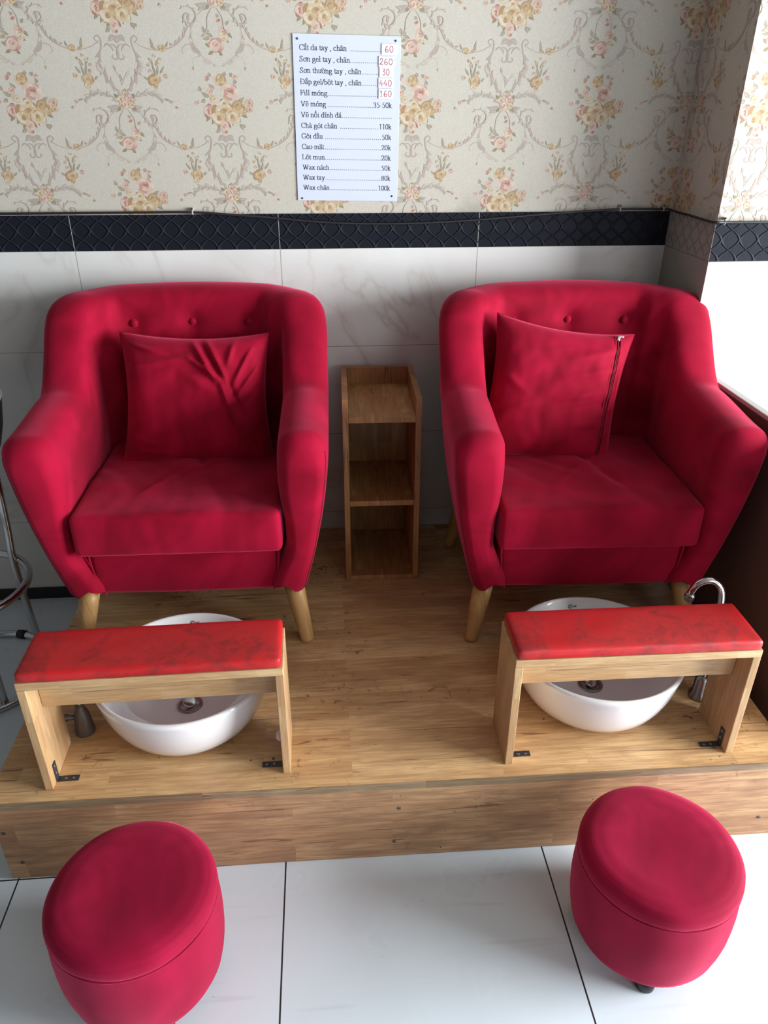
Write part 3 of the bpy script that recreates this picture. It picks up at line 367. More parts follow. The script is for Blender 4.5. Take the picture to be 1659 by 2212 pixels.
def print_wall(name, place, srange, quads, parent=None, clip=None, z_hi=2.62, phase=0.0):
    """wall plane(s) plus the printed repeats laid 0.3 mm proud of it; place(s, z, lift) -> point"""
    bm = bmesh.new()
    for q in quads:
        f = bm.faces.new([bm.verts.new(v) for v in q]); f.material_index = 0
    geom_new = []
    k0 = int((srange[0]-.3)/.2625)-1
    for k in range(k0, int((srange[1]+.3)/.2625)+2):
        s0 = -.134+.2625*k+phase
        if s0 < srange[0]-.27 or s0 > srange[1]+.27: continue
        for j in range(-2, 3):
            z0 = 1.600+.4705*j-(.235 if k % 2 else 0)
            if z0 < 1.05 or z0 > z_hi-.22: continue
            for i, (col, pts) in enumerate(MOT):
                zs = [z0+p[1] for p in pts]
                if max(zs) < 1.312 or max(zs) > z_hi: continue
                ss = [s0+p[0] for p in pts]
                if clip and (max(ss) < srange[0] or min(ss) > srange[1]): continue
                if clip and (min(ss) < srange[0] or max(ss) > srange[1]):
                    ss = [min(max(a, srange[0]), srange[1]) for a in ss]
                try: f = bm.faces.new([bm.verts.new(place(a, b, .00002+.0000003*i)) for a, b in zip(ss, zs)])
                except ValueError: continue
                f.material_index = col+1
    me = bpy.data.meshes.new(name); bm.to_mesh(me); bm.free()
    return link(name, me, [PAPER]+PRINT, parent)
PY = 0.006
wb = struct(print_wall('wall_back', lambda s, z, l: (s, PY-l, z), (-1.2, 1.30), [((-3, PY, 0), (4.5, PY, 0), (4.5, PY, 2.8), (-3, PY, 2.8))]))
box('marble_cladding', (-3, 0, 0), (1.26, .03, 1.217), MARBLE, wb, 0)
def band_slab(name, lo, hi, parent): return box(name, lo, hi, BAND, parent, .001, 1)
band_slab('border_tiles', (-3, -.0005, 1.2175), (1.26, .03, 1.3155), wb)
# the pillar: its own object, wallpaper above, tiles below
PX, PQ = 1.191, -.293
def pil(s, z, l):
    return (-l, -(s-PX), z) if s < PX-PQ+1e-6 else (0, 0, 0)
pe = print_wall('wall_pillar', lambda s, z, l: (PY-l, -(s-PX)-PQ+PY, z), (PX, PX-PQ), [((PY, -PQ+.02, 0), (PY, PY, 0), (PY, PY, 2.8), (PY, -PQ+.02, 2.8))], clip=True, phase=.07)
struct(pe)
# front face joined in the same mesh
pf = print_wall('wall_pillar_front', lambda s, z, l: (s-PX+PY, PY-l, z), (PX, PX+.82), [((PY, PY, 0), (.8, PY, 0), (.8, PY, 2.8), (PY, PY, 2.8))], clip=True, phase=.33)
bm = bmesh.new(); bm.from_mesh(pe.data); bm.from_mesh(pf.data); bm.to_mesh(pe.data); bm.free(); bpy.data.objects.remove(pf)
pe.location = (PX, PQ, 0)
box('marble_cladding', (0, 0, 0), (.8, -PQ+.01, 1.217), MARBLE, pe, .0015, 1)
band_slab('border_tiles', (-.0006, -.0006, 1.2175), (.8, -PQ+.01, 1.3155), pe)
def slab(name, lo, hi, mat): return struct(box(name, lo, hi, mat, None, 0))
slab('floor', (-3, -5.6, -.05), (4.5, .0, 0), FLOOR)
slab('ceiling', (-3, -5.6, 2.8), (4.5, .03, 2.86), PLASTER)
slab('wall_left', (-3.06, -5.6, 0), (-3, .03, 2.8), PLASTER)
bm = bmesh.new()                                   # street side on the right, one wide shop window
for lo, hi in (((4.5, -.7, 0), (4.58, .03, 2.8)), ((4.5, -5.6, 0), (4.58, -4.0, 2.8)), ((4.5, -4.0, 2.65), (4.58, -.7, 2.8)), ((4.5, -4.0, 0), (4.58, -.7, .2))): add_box(bm, lo, hi)
struct(frombm('wall_right', bm, PLASTER))
bm = bmesh.new()
for lo, hi in (((-3, -5.68, 0), (1.6, -5.6, 2.8)), ((4.2, -5.68, 0), (4.5, -5.6, 2.8)), ((1.6, -5.68, 2.65), (4.2, -5.6, 2.8))): add_box(bm, lo, hi)
struct(frombm('wall_front', bm, PLASTER))
struct(box('baseboard_back', (-3, -.006, 0.0005), (-.66, .02, .047), BLACKPL, None, .001, 1))

# ------------------------------------------------------------------ raised platform
ZP = .25
XL, XR = -.654, 1.187
def yf(x): return -1.1751-.0104*x
def skew_board(name, x0, x1, y1, z0, z1, mat, parent, over=0.0, bev=.0015):
    bm = bmesh.new(); add_box(bm, (0, 0, 0), (1, 1, 1))
    for v in bm.verts:
        x = x0+(x1-x0)*v.co.x; v.co = Vector((x, (yf(x)-over) if v.co.y < .5 else y1, z0+(z1-z0)*v.co.z))
    bmesh.ops.bevel(bm, geom=bm.edges[:], offset=bev, segments=2, affect='EDGES')
    return frombm(name, bm, mat, parent)
pl = thing('wooden_platform', 'long low platform of finger-jointed wood carrying both red armchairs', 'platform')
skew_board('deck_board', XL, XR, -.002, ZP-.02, ZP, W_DECK, pl, .001)
skew_board('edge_band', XL+.0005, XR-.0005, yf(0)+.02, ZP-.0195, ZP-.0012, W_EDGE, pl, .0042, .0008)
bm = bmesh.new(); add_box(bm, (0, 0, 0), (1, 1, 1))
for v in bm.verts:
    x = XL+.004+(XR-XL-.008)*v.co.x; v.co = Vector((x, yf(x)+.018*v.co.y, .001+(ZP-.0215)*v.co.z))
frombm('front_board', bm, W_FRONT, pl)
box('side_board', (XL+.002, -1.148, .001), (XL+.02, -.004, ZP-.0205), W_FRONT, pl)
box('side_board', (XR-.02, -1.166, .001), (XR-.002, -.004, ZP-.0205), W_FRONT, pl)
for x, z in ((-.635, .155), (-.615, .055), (.255, .165), (.245, .052), (1.16, .165), (1.14, .062)):
    M = Matrix.Translation((x, yf(x), z)) @ Matrix.Rotation(PI/2, 4, 'X')
    lathe('screw', [(0, .0012), (.0022, .0012), (.0026, -.0005), (.0044, -.0003), (.0046, .0008), (.0052, .0006), (.0054, -.001)], DARKSTEEL, pl, 14, M)

# ------------------------------------------------------------------ low partition on the right
ct = thing('partition', 'dark brown laminate partition panel at the right edge beside the right armchair', 'partition', (1.25, -.70, 0))
box('panel', (0, -.42, .0005), (.020, .395, .884), COUNTER, ct, .001)
box('edge_strip', (-.001, -.421, .884), (.021, .396, .896), COUNTERTOP, ct, .002)
# ------------------------------------------------------------------ armchairs
def build_chair():
    root = thing('armchair', '', 'armchair')
    ZB = .168; W = .392; YB = .300; YFR = -.318; RC = .205
    # plan path of the top outer edge, from the left arm's front round to the right arm's front
    path = []          # (x, y, nx, ny)
    n1 = 24
    for i in range(n1): path.append((-W, YFR+(YB-RC-YFR)*i/n1, -1, 0))
    na = 14
    for i in range(na):
        a = PI/2*i/na; path.append((-W+RC-RC*math.cos(a), YB-RC+RC*math.sin(a), -math.cos(a), math.sin(a)))
    nb = 26
    for i in range(nb+1): path.append((-W+RC+(2*W-2*RC)*i/nb, YB+.012*math.sin(PI*i/nb), 0, 1))
    left = path[:n1+na]; path = path+[(-x, y, -nx, ny) for x, y, nx, ny in left[::-1]]
    NS = len(path)
    def height(x, y):
        h = .655+.018*sm(YFR, -.06, y)+.165*sm(-.065, .14, y)+.054*sm(.03, .22, y)-.015*(abs(x)/W)**2.2*sm(.12, .25, y)
        return h
    NI, NA_, NO = 30, 12, 18
    def section(i, fwd=0.0, sh=0.0):
        x, y, nx, ny = path[i]; h = height(x, y)-sh
        side = abs(nx); t = .122*side+.125*(1-side)+.035*math.sin(PI*min(1, max(0, side)))*side
        rr = .058; zlo = ZB+sh*.45
        frontw = 1-sm(YFR, YFR+.16, y)
        pts = []
        def lean(z): return .042*frontw*(1-min(1, (z-ZB)/(h-ZB)))
        def P(off, z):
            k = min(1, max(0, (z-ZB)/(h-ZB)))
            yy = y+ny*off-fwd+lean(z)
            return Vector((x+nx*off, yy, z))
        def outer(z):
            k = min(1, max(0, (z-ZB)/(h-ZB)))
            ins = (.078*side+.03*(1-side))*(1-k)**1.35 - .008*side*math.sin(PI*k)
            return -ins
        def inner(z):
            k = min(1, max(0, (z-.40)/(h-.40)))
            bk = (1-side)
            o = -t - .045*bk*(1-k)**1.2 - .010*math.sin(PI*k)*bk - .010*side*math.sin(PI*k) + side*frontw*.045*-(1-sm(.19, .335, z))
            return o
        for k in range(NI):
            z = zlo+.017+(h-rr-zlo-.017)*k/NI; o = inner(z); p = P(o, z)
            if ny > .6:                                   # button tufting on the inside of the back
                for bx in (-.165, 0, .165):
                    q = ((p.x-bx)**2+((z-.792))**2)
                    p.y += .020*math.exp(-q/.0011)
                    if z < .792 and bx == 0: p.y += .005*math.exp(-((p.x-bx)/.010)**2)*sm(.50, .74, z)
            pts.append(p)
        for k in range(NA_+1):
            a = PI*k/NA_; c = math.cos(a); s = math.sin(a)
            e = .82; cc = math.copysign(abs(c)**e, c); ss = s**e
            oi, oo = inner(h-rr), outer(h-rr); mid = (oi+oo)/2; hw = (oo-oi)/2
            pts.append(P(mid-hw*cc, h-rr+rr*ss))
        for k in range(1, NO+1):
            z = h-rr+(zlo+.02-(h-rr))*k/NO; pts.append(P(outer(z), z))
        # rounded bottom edge
        b = pts[-1]
        pts.append(P(outer(zlo)-.006, zlo+.006)); pts.append(P(outer(zlo)-.018, zlo))
        if sh > 0:
            # close in on the middle of the arm towards the front
            n = len(pts)
            for k in range(n):
                p = pts[k]; z = p.z
                oi, oo = inner(min(z, h-rr)), outer(min(z, h-rr)); hw = max(.012, (oo-oi)/2)
                f = max(.34, 1-.72*sh/max(.045, hw))
                mx = x+nx*(oi+oo)/2
                pts[k] = Vector((mx+(p.x-mx)*f, p.y, z+(ZB+.03-z)*0))
        return pts
    secs = []; R = .046
    caps = [PI/2*k/7 for k in range(7, 0, -1)]
    for a in caps: secs.append(section(0, R*math.sin(a), R*(1-math.cos(a))))
    for i in range(NS): secs.append(section(i))
    for a in caps[::-1]: secs.append(section(NS-1, R*math.sin(a), R*(1-math.cos(a))))
    m = len(secs[0])
    def strip(name, i0, i1, cap0=False, cap1=False):
        vs, fs = [], []
        for s in secs[i0:i1+1]: vs += s
        cnt = i1-i0+1
        for i in range(cnt-1):
            for k in range(m-1): fs.append((i*m+k, i*m+k+1, (i+1)*m+k+1, (i+1)*m+k))
        for flag, b in ((cap0, 0), (cap1, (cnt-1)*m)):
            if flag:
                k0, k1 = 0, m-1
                while k1-k0 > 2: fs.append((b+k0, b+k0+1, b+k1-1, b+k1)); k0 += 1; k1 -= 1
                if k1-k0 == 2: fs.append((b+k0, b+k0+1, b+k1))
        o = mesh(name, vs, fs, VELVET, root)
        return o
    nc = len(caps); sp = nc+n1-3
    N = len(secs)
    back = strip('backrest', sp, N-1-sp)
    al = strip('armrest', 0, sp, True, False); ar = strip('armrest', N-1-sp, N-1, False, True)
    # seams down the front of each arm and where arms meet the back
    for arm, idx in ((al, 4), (ar, N-1-4)):
        s = secs[idx]; tube('seam', [p+Vector((0, -.0006, 0)) for p in s[NI+NA_-1:]], .0011, VELVET_DARK, arm, 6)
    for arm, idx in ((al, sp), (ar, N-1-sp)):
        s = secs[idx]; tube('seam', s[8:NI+2], .0011, VELVET, arm, 6)
    for bx in (-.165, 0, .165):
        best = min((p for s in secs[nc+n1+na:N-nc-n1-na] for p in s[:NI]), key=lambda p: (p.x-bx)**2+(p.z-.792)**2)
        M = Matrix.Translation((bx, best.y-.002, .792)) @ Matrix.Rotation(PI/2, 4, 'X')
        lathe('button', [(0, .011), (.006, .0095), (.0105, .006), (.012, .001), (.0115, -.003)], VELVET, root, 20, M)
    # seat base with the front rail
    vs = rounded_block((-.252, -.300, ZB+.002), (.252, .235, .322), .022, (26, 14, 8))
    def rail(p):
        if p.y < -.2: p.z += .010*(1-(p.x/.27)**2)*(1 if p.z < .24 else 0)*-.6; p.y += .012*max(0, (.24-p.z)/.07)
        return p
    block_mesh('seat_base', vs, VELVET, root, rail)
    for s in (1, -1):
        tube('seam_piping', catmull([(s*.247, -.3035, .322), (s*.246, -.3030, .28), (s*.241, -.3000, .235), (s*.233, -.2945, .195), (s*.227, -.2860, .171)], 6), .0030, VELVET, root, 8)
    # loose seat cushion
    vs = rounded_block((-.263, -.352, .325), (.263, .165, .444), .017, (56, 50, 10))
    def puff(p):
        x, y, z = p; k = (1-(x/.27)**2)*(1-((y+.09)/.265)**2)
        if z > .385:
            p.z += .014*max(0, k)
            nz = noise.noise(Vector((x*9, y*9, 1.7)))*.006+noise.noise(Vector((x*22+nz_shift(y), y*14, 5)))*.0032
            nz -= .009*math.exp(-((x-.05+.35*(y+.12))/.016)**2)*sm(-.30, -.18, y)*(1-sm(-.05, .05, y))
            nz += .006*math.exp(-((x+.02-.8*(y+.14))/.014)**2)*sm(-.28, -.2, y)*(1-sm(-.1, .0, y))
            p.z += nz*sm(0, .25, k+.1)
        if y < -.30: p.y -= .006*max(0, 1-(x/.26)**2)*math.sin(PI*(z-.325)/.122)+noise.noise(Vector((x*30, z*12, 2)))*.0016
        return p
    block_mesh('seat_cushion', vs, VELVET, root, puff)
    # turned legs
    for sx in (1, -1):
        for y0, y1 in ((-.262, -.300), (.205, .232)):
            a = Vector((sx*.279, y0, ZB+.004)); b = Vector((sx*.312, y1, .0012)); bm = bmesh.new()
            pts = [a+(b-a)*t for t in (0, .2, .4, .6, .8, .96, 1)]
            add_tube(bm, pts, [.0275, .0268, .0252, .0232, .0205, .0185, .0165], 20)
            for v in bm.verts:
                if v.co.z < .008: v.co.z = max(v.co.z, .0006)
            frombm('leg', bm, W_LEG, root, True)
    return root
def nz_shift(y): return 4*math.sin(6*y)
def rounded_block(lo, hi, r, n):
    """grid of points on a rounded box: list of six faces"""
    c = [(lo[i]+hi[i])/2 for i in range(3)]; h = [(hi[i]-lo[i])/2 for i in range(3)]
    return (c, h, r, n)
def block_mesh(name, spec, mat, parent, fn=None):
    c, h, r, n = spec
    bm = bmesh.new(); vmap = {}
    def cuts(i):
        # denser near the rounded ends
        k = n[i]; o = [-1+2*j/k for j in range(k+1)]; e = r/h[i]
        o += [s*(1-e*t) for s in (1, -1) for t in (.12, .3, .6)]
        return sorted(set(round(q, 5) for q in o))
    cu = [cuts(i) for i in range(3)]
    def V(p):
        key = tuple(round(q, 5) for q in p)
        if key in vmap: return vmap[key]
        q = Vector([p[i]*h[i] for i in range(3)]); inn = Vector([max(-(h[i]-r), min(h[i]-r, q[i])) for i in range(3)])
        d = q-inn
        if d.length > 1e-9: d = d.normalized()*r
        co = Vector(c)+inn+d
        if fn: co = fn(co)
        vmap[key] = bm.verts.new(co); return vmap[key]
    for ax in range(3):
        a, b = [i for i in range(3) if i != ax]
        for s in (-1, 1):
            for i in range(len(cu[a])-1):
                for j in range(len(cu[b])-1):
                    ps = []
                    for ii, jj in ((i, j), (i+1, j), (i+1, j+1), (i, j+1)):
                        p = [0, 0, 0]; p[ax] = s; p[a] = cu[a][ii]; p[b] = cu[b][jj]; ps.append(V(p))
                    if len(set(ps)) == 4: bm.faces.new(ps)
    return frombm(name, bm, mat, parent, True)
chairA = build_chair()
chairB = copy_tree(chairA)
G = 'matching red velvet armchairs'
for o, loc, rz, lab in ((chairA, (-.262, -.342, ZP), math.radians(-1.0), 'crimson velvet armchair on the left, holding the creased pillow without a zip'),
                        (chairB, (.833, -.395, ZP), math.radians(-2.4), 'crimson velvet armchair on the right, beside the brown counter and pillar')):
    o.location = loc; o.rotation_euler = (0, 0, rz); tag(o, lab, 'armchair', G)

# ------------------------------------------------------------------ pillows
def build_pillow(name, label, w_, h_, T, creases, seed, loc, R, zipper=False, tp=0.0):
    n = 84; root = thing(name, label, 'pillow', loc, 0, 'red velvet pillows on the armchairs'); root.rotation_euler = R
    def P(u, v, s):
        pin = .10
        x = w_/2*u*(1-pin*(1-v*v)*u*u)*(1-tp*v); y = h_/2*v*(1-pin*(1-u*u)*v*v)
        e = max(0, (1-u**4)*(1-v**4))
        z = T/2*(e**.62)
        if s > 0:
            wr = 0
            for (u0, v0, u1, v1, amp, sg) in creases:
                dx, dy = u1-u0, v1-v0; L2 = dx*dx+dy*dy; t = max(0, min(1, ((u-u0)*dx+(v-v0)*dy)/L2))
                d2 = (u-u0-t*dx)**2+(v-v0-t*dy)**2; wr += amp*math.exp(-d2/sg**2)*math.sin(PI*min(1, max(.12, .12+.76*t)))
            wr += .0035*noise.noise(Vector((u*2.5+seed, v*2.5, 3)))+.0018*noise.noise(Vector((u*7+seed, v*5, 8)))
            z += wr*min(1, e*2.2)
        return Vector((x, y, s*z))
    vs, fs = [], []
    for s in (1, -1):
        b = len(vs)
        for j in range(n+1):
            for i in range(n+1):
                u, v = math.sin(PI/2*(2*i/n-1))*.35+(2*i/n-1)*.65, math.sin(PI/2*(2*j/n-1))*.35+(2*j/n-1)*.65
                vs.append(P(u, v, s))
        for j in range(n):
            for i in range(n): fs.append((b+j*(n+1)+i, b+j*(n+1)+i+1, b+(j+1)*(n+1)+i+1, b+(j+1)*(n+1)+i))
    bm = bmesh.new(); V = [bm.verts.new(v) for v in vs]
    for f in fs: bm.faces.new([V[k] for k in f])
    bmesh.ops.remove_doubles(bm, verts=bm.verts[:], dist=1e-5)
    frombm('cover', bm, VELVET, root, True)
    edge = []
    for a in range(4):
        for k in range(14):
            t = -1+2*k/14; u, v = ((t, -1), (1, t), (-t, 1), (-1, -t))[a]; edge.append(P(u, v, 1))
    tube('edge_seam', edge, .0016, VELVET, root, 6, True)
    if zipper:
        line = [P(.74-.03*k, .93-1.86*k, 1)+Vector((0, 0, .0008)) for k in [j/24 for j in range(25)]]
        z = tube('zipper', line, .0022, VELVET_DARK, root, 8)
        for dx in (-.008, .008): tube('zip_placket', [p+Vector((dx, 0, .0004)) for p in line], .0020, VELVET, z, 6)
        p = line[0]
        bm = bmesh.new(); add_box(bm, (p.x-.004, p.y-.006, p.z-.001), (p.x+.004, p.y+.006, p.z+.005), .001); add_box(bm, (p.x-.001, p.y+.004, p.z+.002), (p.x+.014, p.y+.010, p.z+.004), .0008)
        frombm('zipper_pull', bm, STEEL, z)
    return root
def place_rot(tilt, roll, yaw=0.0):
    # local x right, y up the pillow, z towards the room
    M = Matrix.Rotation(yaw, 3, 'Z') @ Matrix.Rotation(PI/2-tilt, 3, 'X') @ Matrix.Rotation(roll, 3, 'Z')
    return M.to_euler()
crA = [(-.02, .97, .30, .30, .015, .030), (.08, .97, .38, .36, -.012, .028), (.18, .97, .50, .15, .012, .032), (-.85, .52, -.05, .66, .009, .045), (-.05, .66, .34, .34, .012, .035), (.34, .34, .56, -.38, .013, .034), (.44, .34, .66, -.20, -.012, .030),
       (.58, -.38, .50, -.70, .007, .04), (.80, .80, .52, .22, .010, .032), (.92, .55, .55, .05, .009, .030), (.92, .30, .60, -.12, -.007, .028), (.55, .93, .46, .55, .009, .030), (-.85, .85, -.35, .70, .007, .04), (.62, -.25, .20, -.85, .006, .05), (-.92, -.72, -.35, -.80, .005, .045), (-.9, -.5, -.5, -.62, .004, .04), (-.2, .5, .3, .1, .006, .08)]
crB = [(.7, .45, .0, .25, .006, .05), (.72, .15, -.05, -.05, .007, .05), (.72, .0, .1, -.2, -.006, .045), (.7, .75, .1, .55, .006, .06), (-.9, .2, -.5, .0, .006, .06), (-.8, -.3, -.3, -.1, .005, .06), (.72, -.3, .2, -.4, .006, .05), (.9, .55, .88, -.4, .010, .05), (-.2, -.95, .1, -.6, .004, .06)]
build_pillow('throw_pillow', 'creased crimson velvet pillow leaning in the left armchair', .430, .385, .13, crA, 2.0, (-.246, -.296, .850), place_rot(.30, math.radians(-1.5)), False, .035)
build_pillow('throw_pillow', 'crimson velvet pillow with a zip along its side, tilted in the right armchair', .405, .405, .125, crB, 9.0, (.776, -.354, .862), place_rot(.30, math.radians(-9.5)), True)

# ------------------------------------------------------------------ narrow shelf between the chairs
sh = thing('narrow_shelf_unit', 'narrow open wooden shelf unit standing between the two armchairs', 'shelf', (.280, -.354, ZP), math.radians(-1.2))
SW, SD, SH = .230, .318, .613; T = .0175
for s in (1, -1): box('side_panel', (s*SW/2-(T if s > 0 else 0), 0, .0005), (s*SW/2+(T if s < 0 else 0), SD, SH), W_SHELFZ, sh, .0012)
box('back_panel', (-SW/2+T, SD-T, .0005), (SW/2-T, SD, SH), W_SHELFZ, sh, .0012)
for z in (.0008, .270, .540): box('shelf_board', (-SW/2+T, .0006, z), (SW/2-T, SD-T, z+T), W_SHELFY, sh, .0012)

# ------------------------------------------------------------------ footrest benches
def bracket(parent, s):
    # s: +1 plate on the inner face of the left leg, foot towards +x
    bm = bmesh.new(); x = -s*.2535
    def bx(x0, x1, y0, y1, z0, z1): add_box(bm, (min(x0, x1), y0, z0), (max(x0, x1), y1, z1), .0008)
    bx(x, x+s*.0022, -.050, -.034, .0005, .052); bx(x, x+s*.048, -.050, -.034, .0006, .0028)
    b = frombm('corner_bracket', bm, DARKSTEEL, parent)
    for p, ax in (((x+s*.020, -.042, .0026), 'Z'), ((x+s*.037, -.042, .0026), 'Z'), ((x+s*.002, -.042, .022), 'X'), ((x+s*.002, -.042, .042), 'X')):
        M = Matrix.Translation(p) @ (Matrix.Rotation(s*PI/2, 4, 'Y') if ax == 'X' else Matrix())
        lathe('screw', [(0, .0012), (.003, .0010), (.0042, 0)], STEEL, b, 12, M)
def build_bench():
    r = thing('footrest_bench', '', 'bench'); D = .0715
    for s in (1, -1):
        box('leg', (-s*.272 if s > 0 else .2540, -D, .0006), (-.2540 if s > 0 else .272, D, .2860), W_BENCHZ, r, .0015)
    box('top_board', (-.272, -D, .2865), (.272, D, .3060), W_BENCHX, r, .0015)
    box('apron', (-.2535, -.018, .195), (.2535, .0, .2860), W_BENCHX, r, .0012)
    vs = rounded_block((-.2685, -D-.002, .3062), (.2685, D+.002, .3315), .0085, (44, 16, 6))
    def f(p):
        k = (1-(p.x/.28)**6)*(1-(p.y/.076)**4)
        if p.z > .32: p.z += .004*max(0, k)+noise.noise(Vector((p.x*12, p.y*20, 1)))*.0012
        if p.y < -.07: p.y += noise.noise(Vector((p.x*26, p.z*30, 4)))*.0012
        return p
    block_mesh('seat_pad', vs, VINYL, r, f)
    bracket(r, 1); bracket(r, -1)
    return r
bA = build_bench(); bB = copy_tree(bA)
for o, loc, rz, lab in ((bA, (-.262, -1.0645, ZP), .012, 'red vinyl topped wooden footrest bench over the left basin, smudged pad'),
                        (bB, (.776, -1.0785, ZP), -.012, 'red vinyl topped wooden footrest bench over the right basin, near the counter')):
    o.location = loc; o.rotation_euler = (0, 0, rz); tag(o, lab, 'bench', 'red topped footrest benches')
# small white rubber stop on the inside of one leg
lathe('rubber_stop', [(0, .012), (.006, .011), (.009, .006), (.010, 0)], GRIMEWHITE, bA, 18, Matrix.Translation((.2538, -.035, .082)) @ Matrix.Rotation(-PI/2, 4, 'Y') @ Matrix.Scale(1.6, 4, (1, 0, 0)))

# ------------------------------------------------------------------ foot basins
def build_basin(ink):
    r = thing('foot_basin', '', 'basin')
    prof = [(0, .0005), (.128, .0005), (.142, .004), (.160, .016), (.176, .036), (.190, .064), (.201, .096), (.208, .126), (.2115, .143), (.2125, .150), (.2105, .1548), (.206, .157), (.2015, .1555), (.1985, .150), (.196, .138), (.189, .112), (.176, .084), (.156, .060), (.128, .043), (.095, .034), (.06, .029), (.034, .0265), (0, .0265)]
    pv = [Vector((a, b, 0)) for a, b in prof]
    lathe('bowl', prof, CERAMIC, r, 96)
    ring = lathe('drain', [(.0, .0275), (.016, .0275), (.018, .0292), (.029, .0305), (.032, .0292), (.0325, .026)], STEEL, r, 36)
    M = Matrix.Translation((0.001, 0, .037)) @ Matrix.Rotation(.5, 4, 'X') @ Matrix.Rotation(.35, 4, 'Y')
    lathe('stopper', [(0, .003), (.012, .0026), (.0165, .0012), (.0172, -.0005), (.016, -.002), (.004, -.003), (.0035, -.012), (0, -.012)], CHROME, ring, 30, M)
    # little ring mark and letters on the inner back wall under the rim
    fx = Vector((1, 0, 0)); a, b = Vector((0, .1985-.0005, .150)), Vector((0, .1900, .1155))
    up = (a-b).normalized(); nrm = fx.cross(up); 
    if nrm.y > 0: nrm = -nrm
    o = b+(a-b)*.55+nrm*.0009
    bm = bmesh.new()
    for rad in (.0062, .0036):
        pts = [o+fx*(-.006+rad*math.cos(t))+up*rad*.9*math.sin(t) for t in [2*PI*k/24 for k in range(24 if rad > .005 else 20)]]
        add_tube(bm, pts, .0006, 6, rad > .005)
    for k, (w0, strokes) in enumerate(((.004, [((0, -1), (0, 1)), ((0, 1), (.9, .55)), ((.9, .55), (0, 0)), ((0, 0), (1, -.5)), ((1, -.5), (0, -1))]), (.0085, [((0, -1), (0, 1)), ((0, 1), (.9, 1)), ((0, 0), (.8, 0)), ((0, -1), (.9, -1))]))):
        for p, q in strokes: add_tube(bm, [o+fx*(w0+p[0]*.003)+up*p[1]*.0024, o+fx*(w0+q[0]*.003)+up*q[1]*.0024], .0005, 5)
    frombm('logo_mark', bm, ink, r, True)
    return r
ba = build_basin(REDINK); bb = build_basin(GREYINK)
for o, loc, lab in ((ba, (-.246, -.917, ZP), 'round white ceramic foot basin under the left bench, red maker mark inside'), (bb, (.776, -.922, ZP), 'round white ceramic foot basin under the right bench, grey maker mark inside')):
    o.location = loc; tag(o, lab, 'basin', 'white foot basins')

# ------------------------------------------------------------------ taps
f = thing('gooseneck_faucet', 'chrome gooseneck tap rising behind the right bench beside the counter', 'faucet', (1.055, -.958, ZP))
lathe('base', [(0, .0005), (.026, .0005), (.026, .010), (.020, .016), (.018, .060), (.014, .068), (0, .068)], STEEL, f, 28)
pts = [(0, 0, .06), (-.001, 0, .16), (-.002, .001, .26), (-.004, .002, .305), (-.012, .003, .334), (-.030, .005, .352), (-.050, .008, .354), (-.068, .010, .344), (-.077, .011, .328), (-.080, .012, .316)]
tube('spout', catmull(pts, 5), .0085, CHROME, f, 16)
M = Matrix.Translation((-.0805, .0122, .302))
lathe('aerator', [(0, -.006), (.0095, -.006), (.011, -.004), (.011, .003), (.0122, .004), (.0122, .010), (.009, .016), (0, .016)], STEEL, f, 24, M)
v = thing('valve', 'dull metal valve with a side knob behind the left bench leg', 'valve', (-.492, -.962, ZP))
lathe('body', [(0, .0005), (.023, .0005), (.0235, .006), (.021, .028), (.019, .050), (.015, .066), (.011, .074), (.0105, .086), (0, .086)], PEWTER, v, 28)
lathe('knob', [(0, .030), (.009, .030), (.010, .020), (.006, .016), (.006, 0), (0, 0)], PEWTER, v, 20, Matrix.Translation((-.014, -.004, .050)) @ Matrix.Rotation(-PI/2, 4, 'Y'))
tube('outlet_pipe', catmull([(0, 0, .082), (0, .004, .110), (.002, .016, .135), (.006, .034, .146)], 5), .0065, CHROME, v, 12)

# ------------------------------------------------------------------ round velvet stools
def build_stool():
    r = thing('round_stool', '', 'stool')
    body = [(0, .034), (.125, .034), (.140, .0345), (.147, .038), (.152, .050), (.157, .080), (.161, .115), (.1635, .150), (.1635, .185), (.162, .215), (.161, .238)]
    top = [(.1600, .237), (.1590, .2395), (.1612, .244), (.1616, .252), (.1595, .263), (.152, .2725), (.138, .279), (.11, .282), (.075, .280), (.035, .2775), (0, .2765)]
    for nm, prof, sd in (('body', body, 1), ('seat_top', top, 5)):
        pr = [tuple(q) for q in prof]; bm = bmesh.new()
        fine = []
        for (a, b), (c, d) in zip(pr[:-1], pr[1:]):
            for k in range(3): fine.append((a+(c-a)*k/3, b+(d-b)*k/3))
        fine.append(pr[-1]); add_lathe(bm, fine, 72)
        for vv in bm.verts:
            an = math.atan2(vv.co.y, vv.co.x); q = Vector((math.cos(an)*2, math.sin(an)*2, vv.co.z*14+sd)); k = 1+.010*noise.noise(q)
            if vv.co.z > .03: vv.co.x *= k; vv.co.y *= k
            if nm == 'seat_top' and vv.co.z > .268: vv.co.z += .004*noise.noise(Vector((vv.co.x*9, vv.co.y*9, 3)))
        frombm(nm, bm, VELVET_STOOL, r, True)
    ring = [(.1603*math.cos(2*PI*k/72), .1603*math.sin(2*PI*k/72), .2385) for k in range(72)]
    tube('seam_piping', ring, .0018, VELVET_STOOL, r, 8, True)
    for k in range(4):
        a = PI/4+k*PI/2; M = Matrix.Translation((.122*math.cos(a), .122*math.sin(a), 0))
        lathe('foot', [(0, .0006), (.018, .0006), (.020, .003), (.022, .035), (0, .035)], BLACKPL, r, 20, M)
    return r
sA = build_stool(); sB = copy_tree(sA)
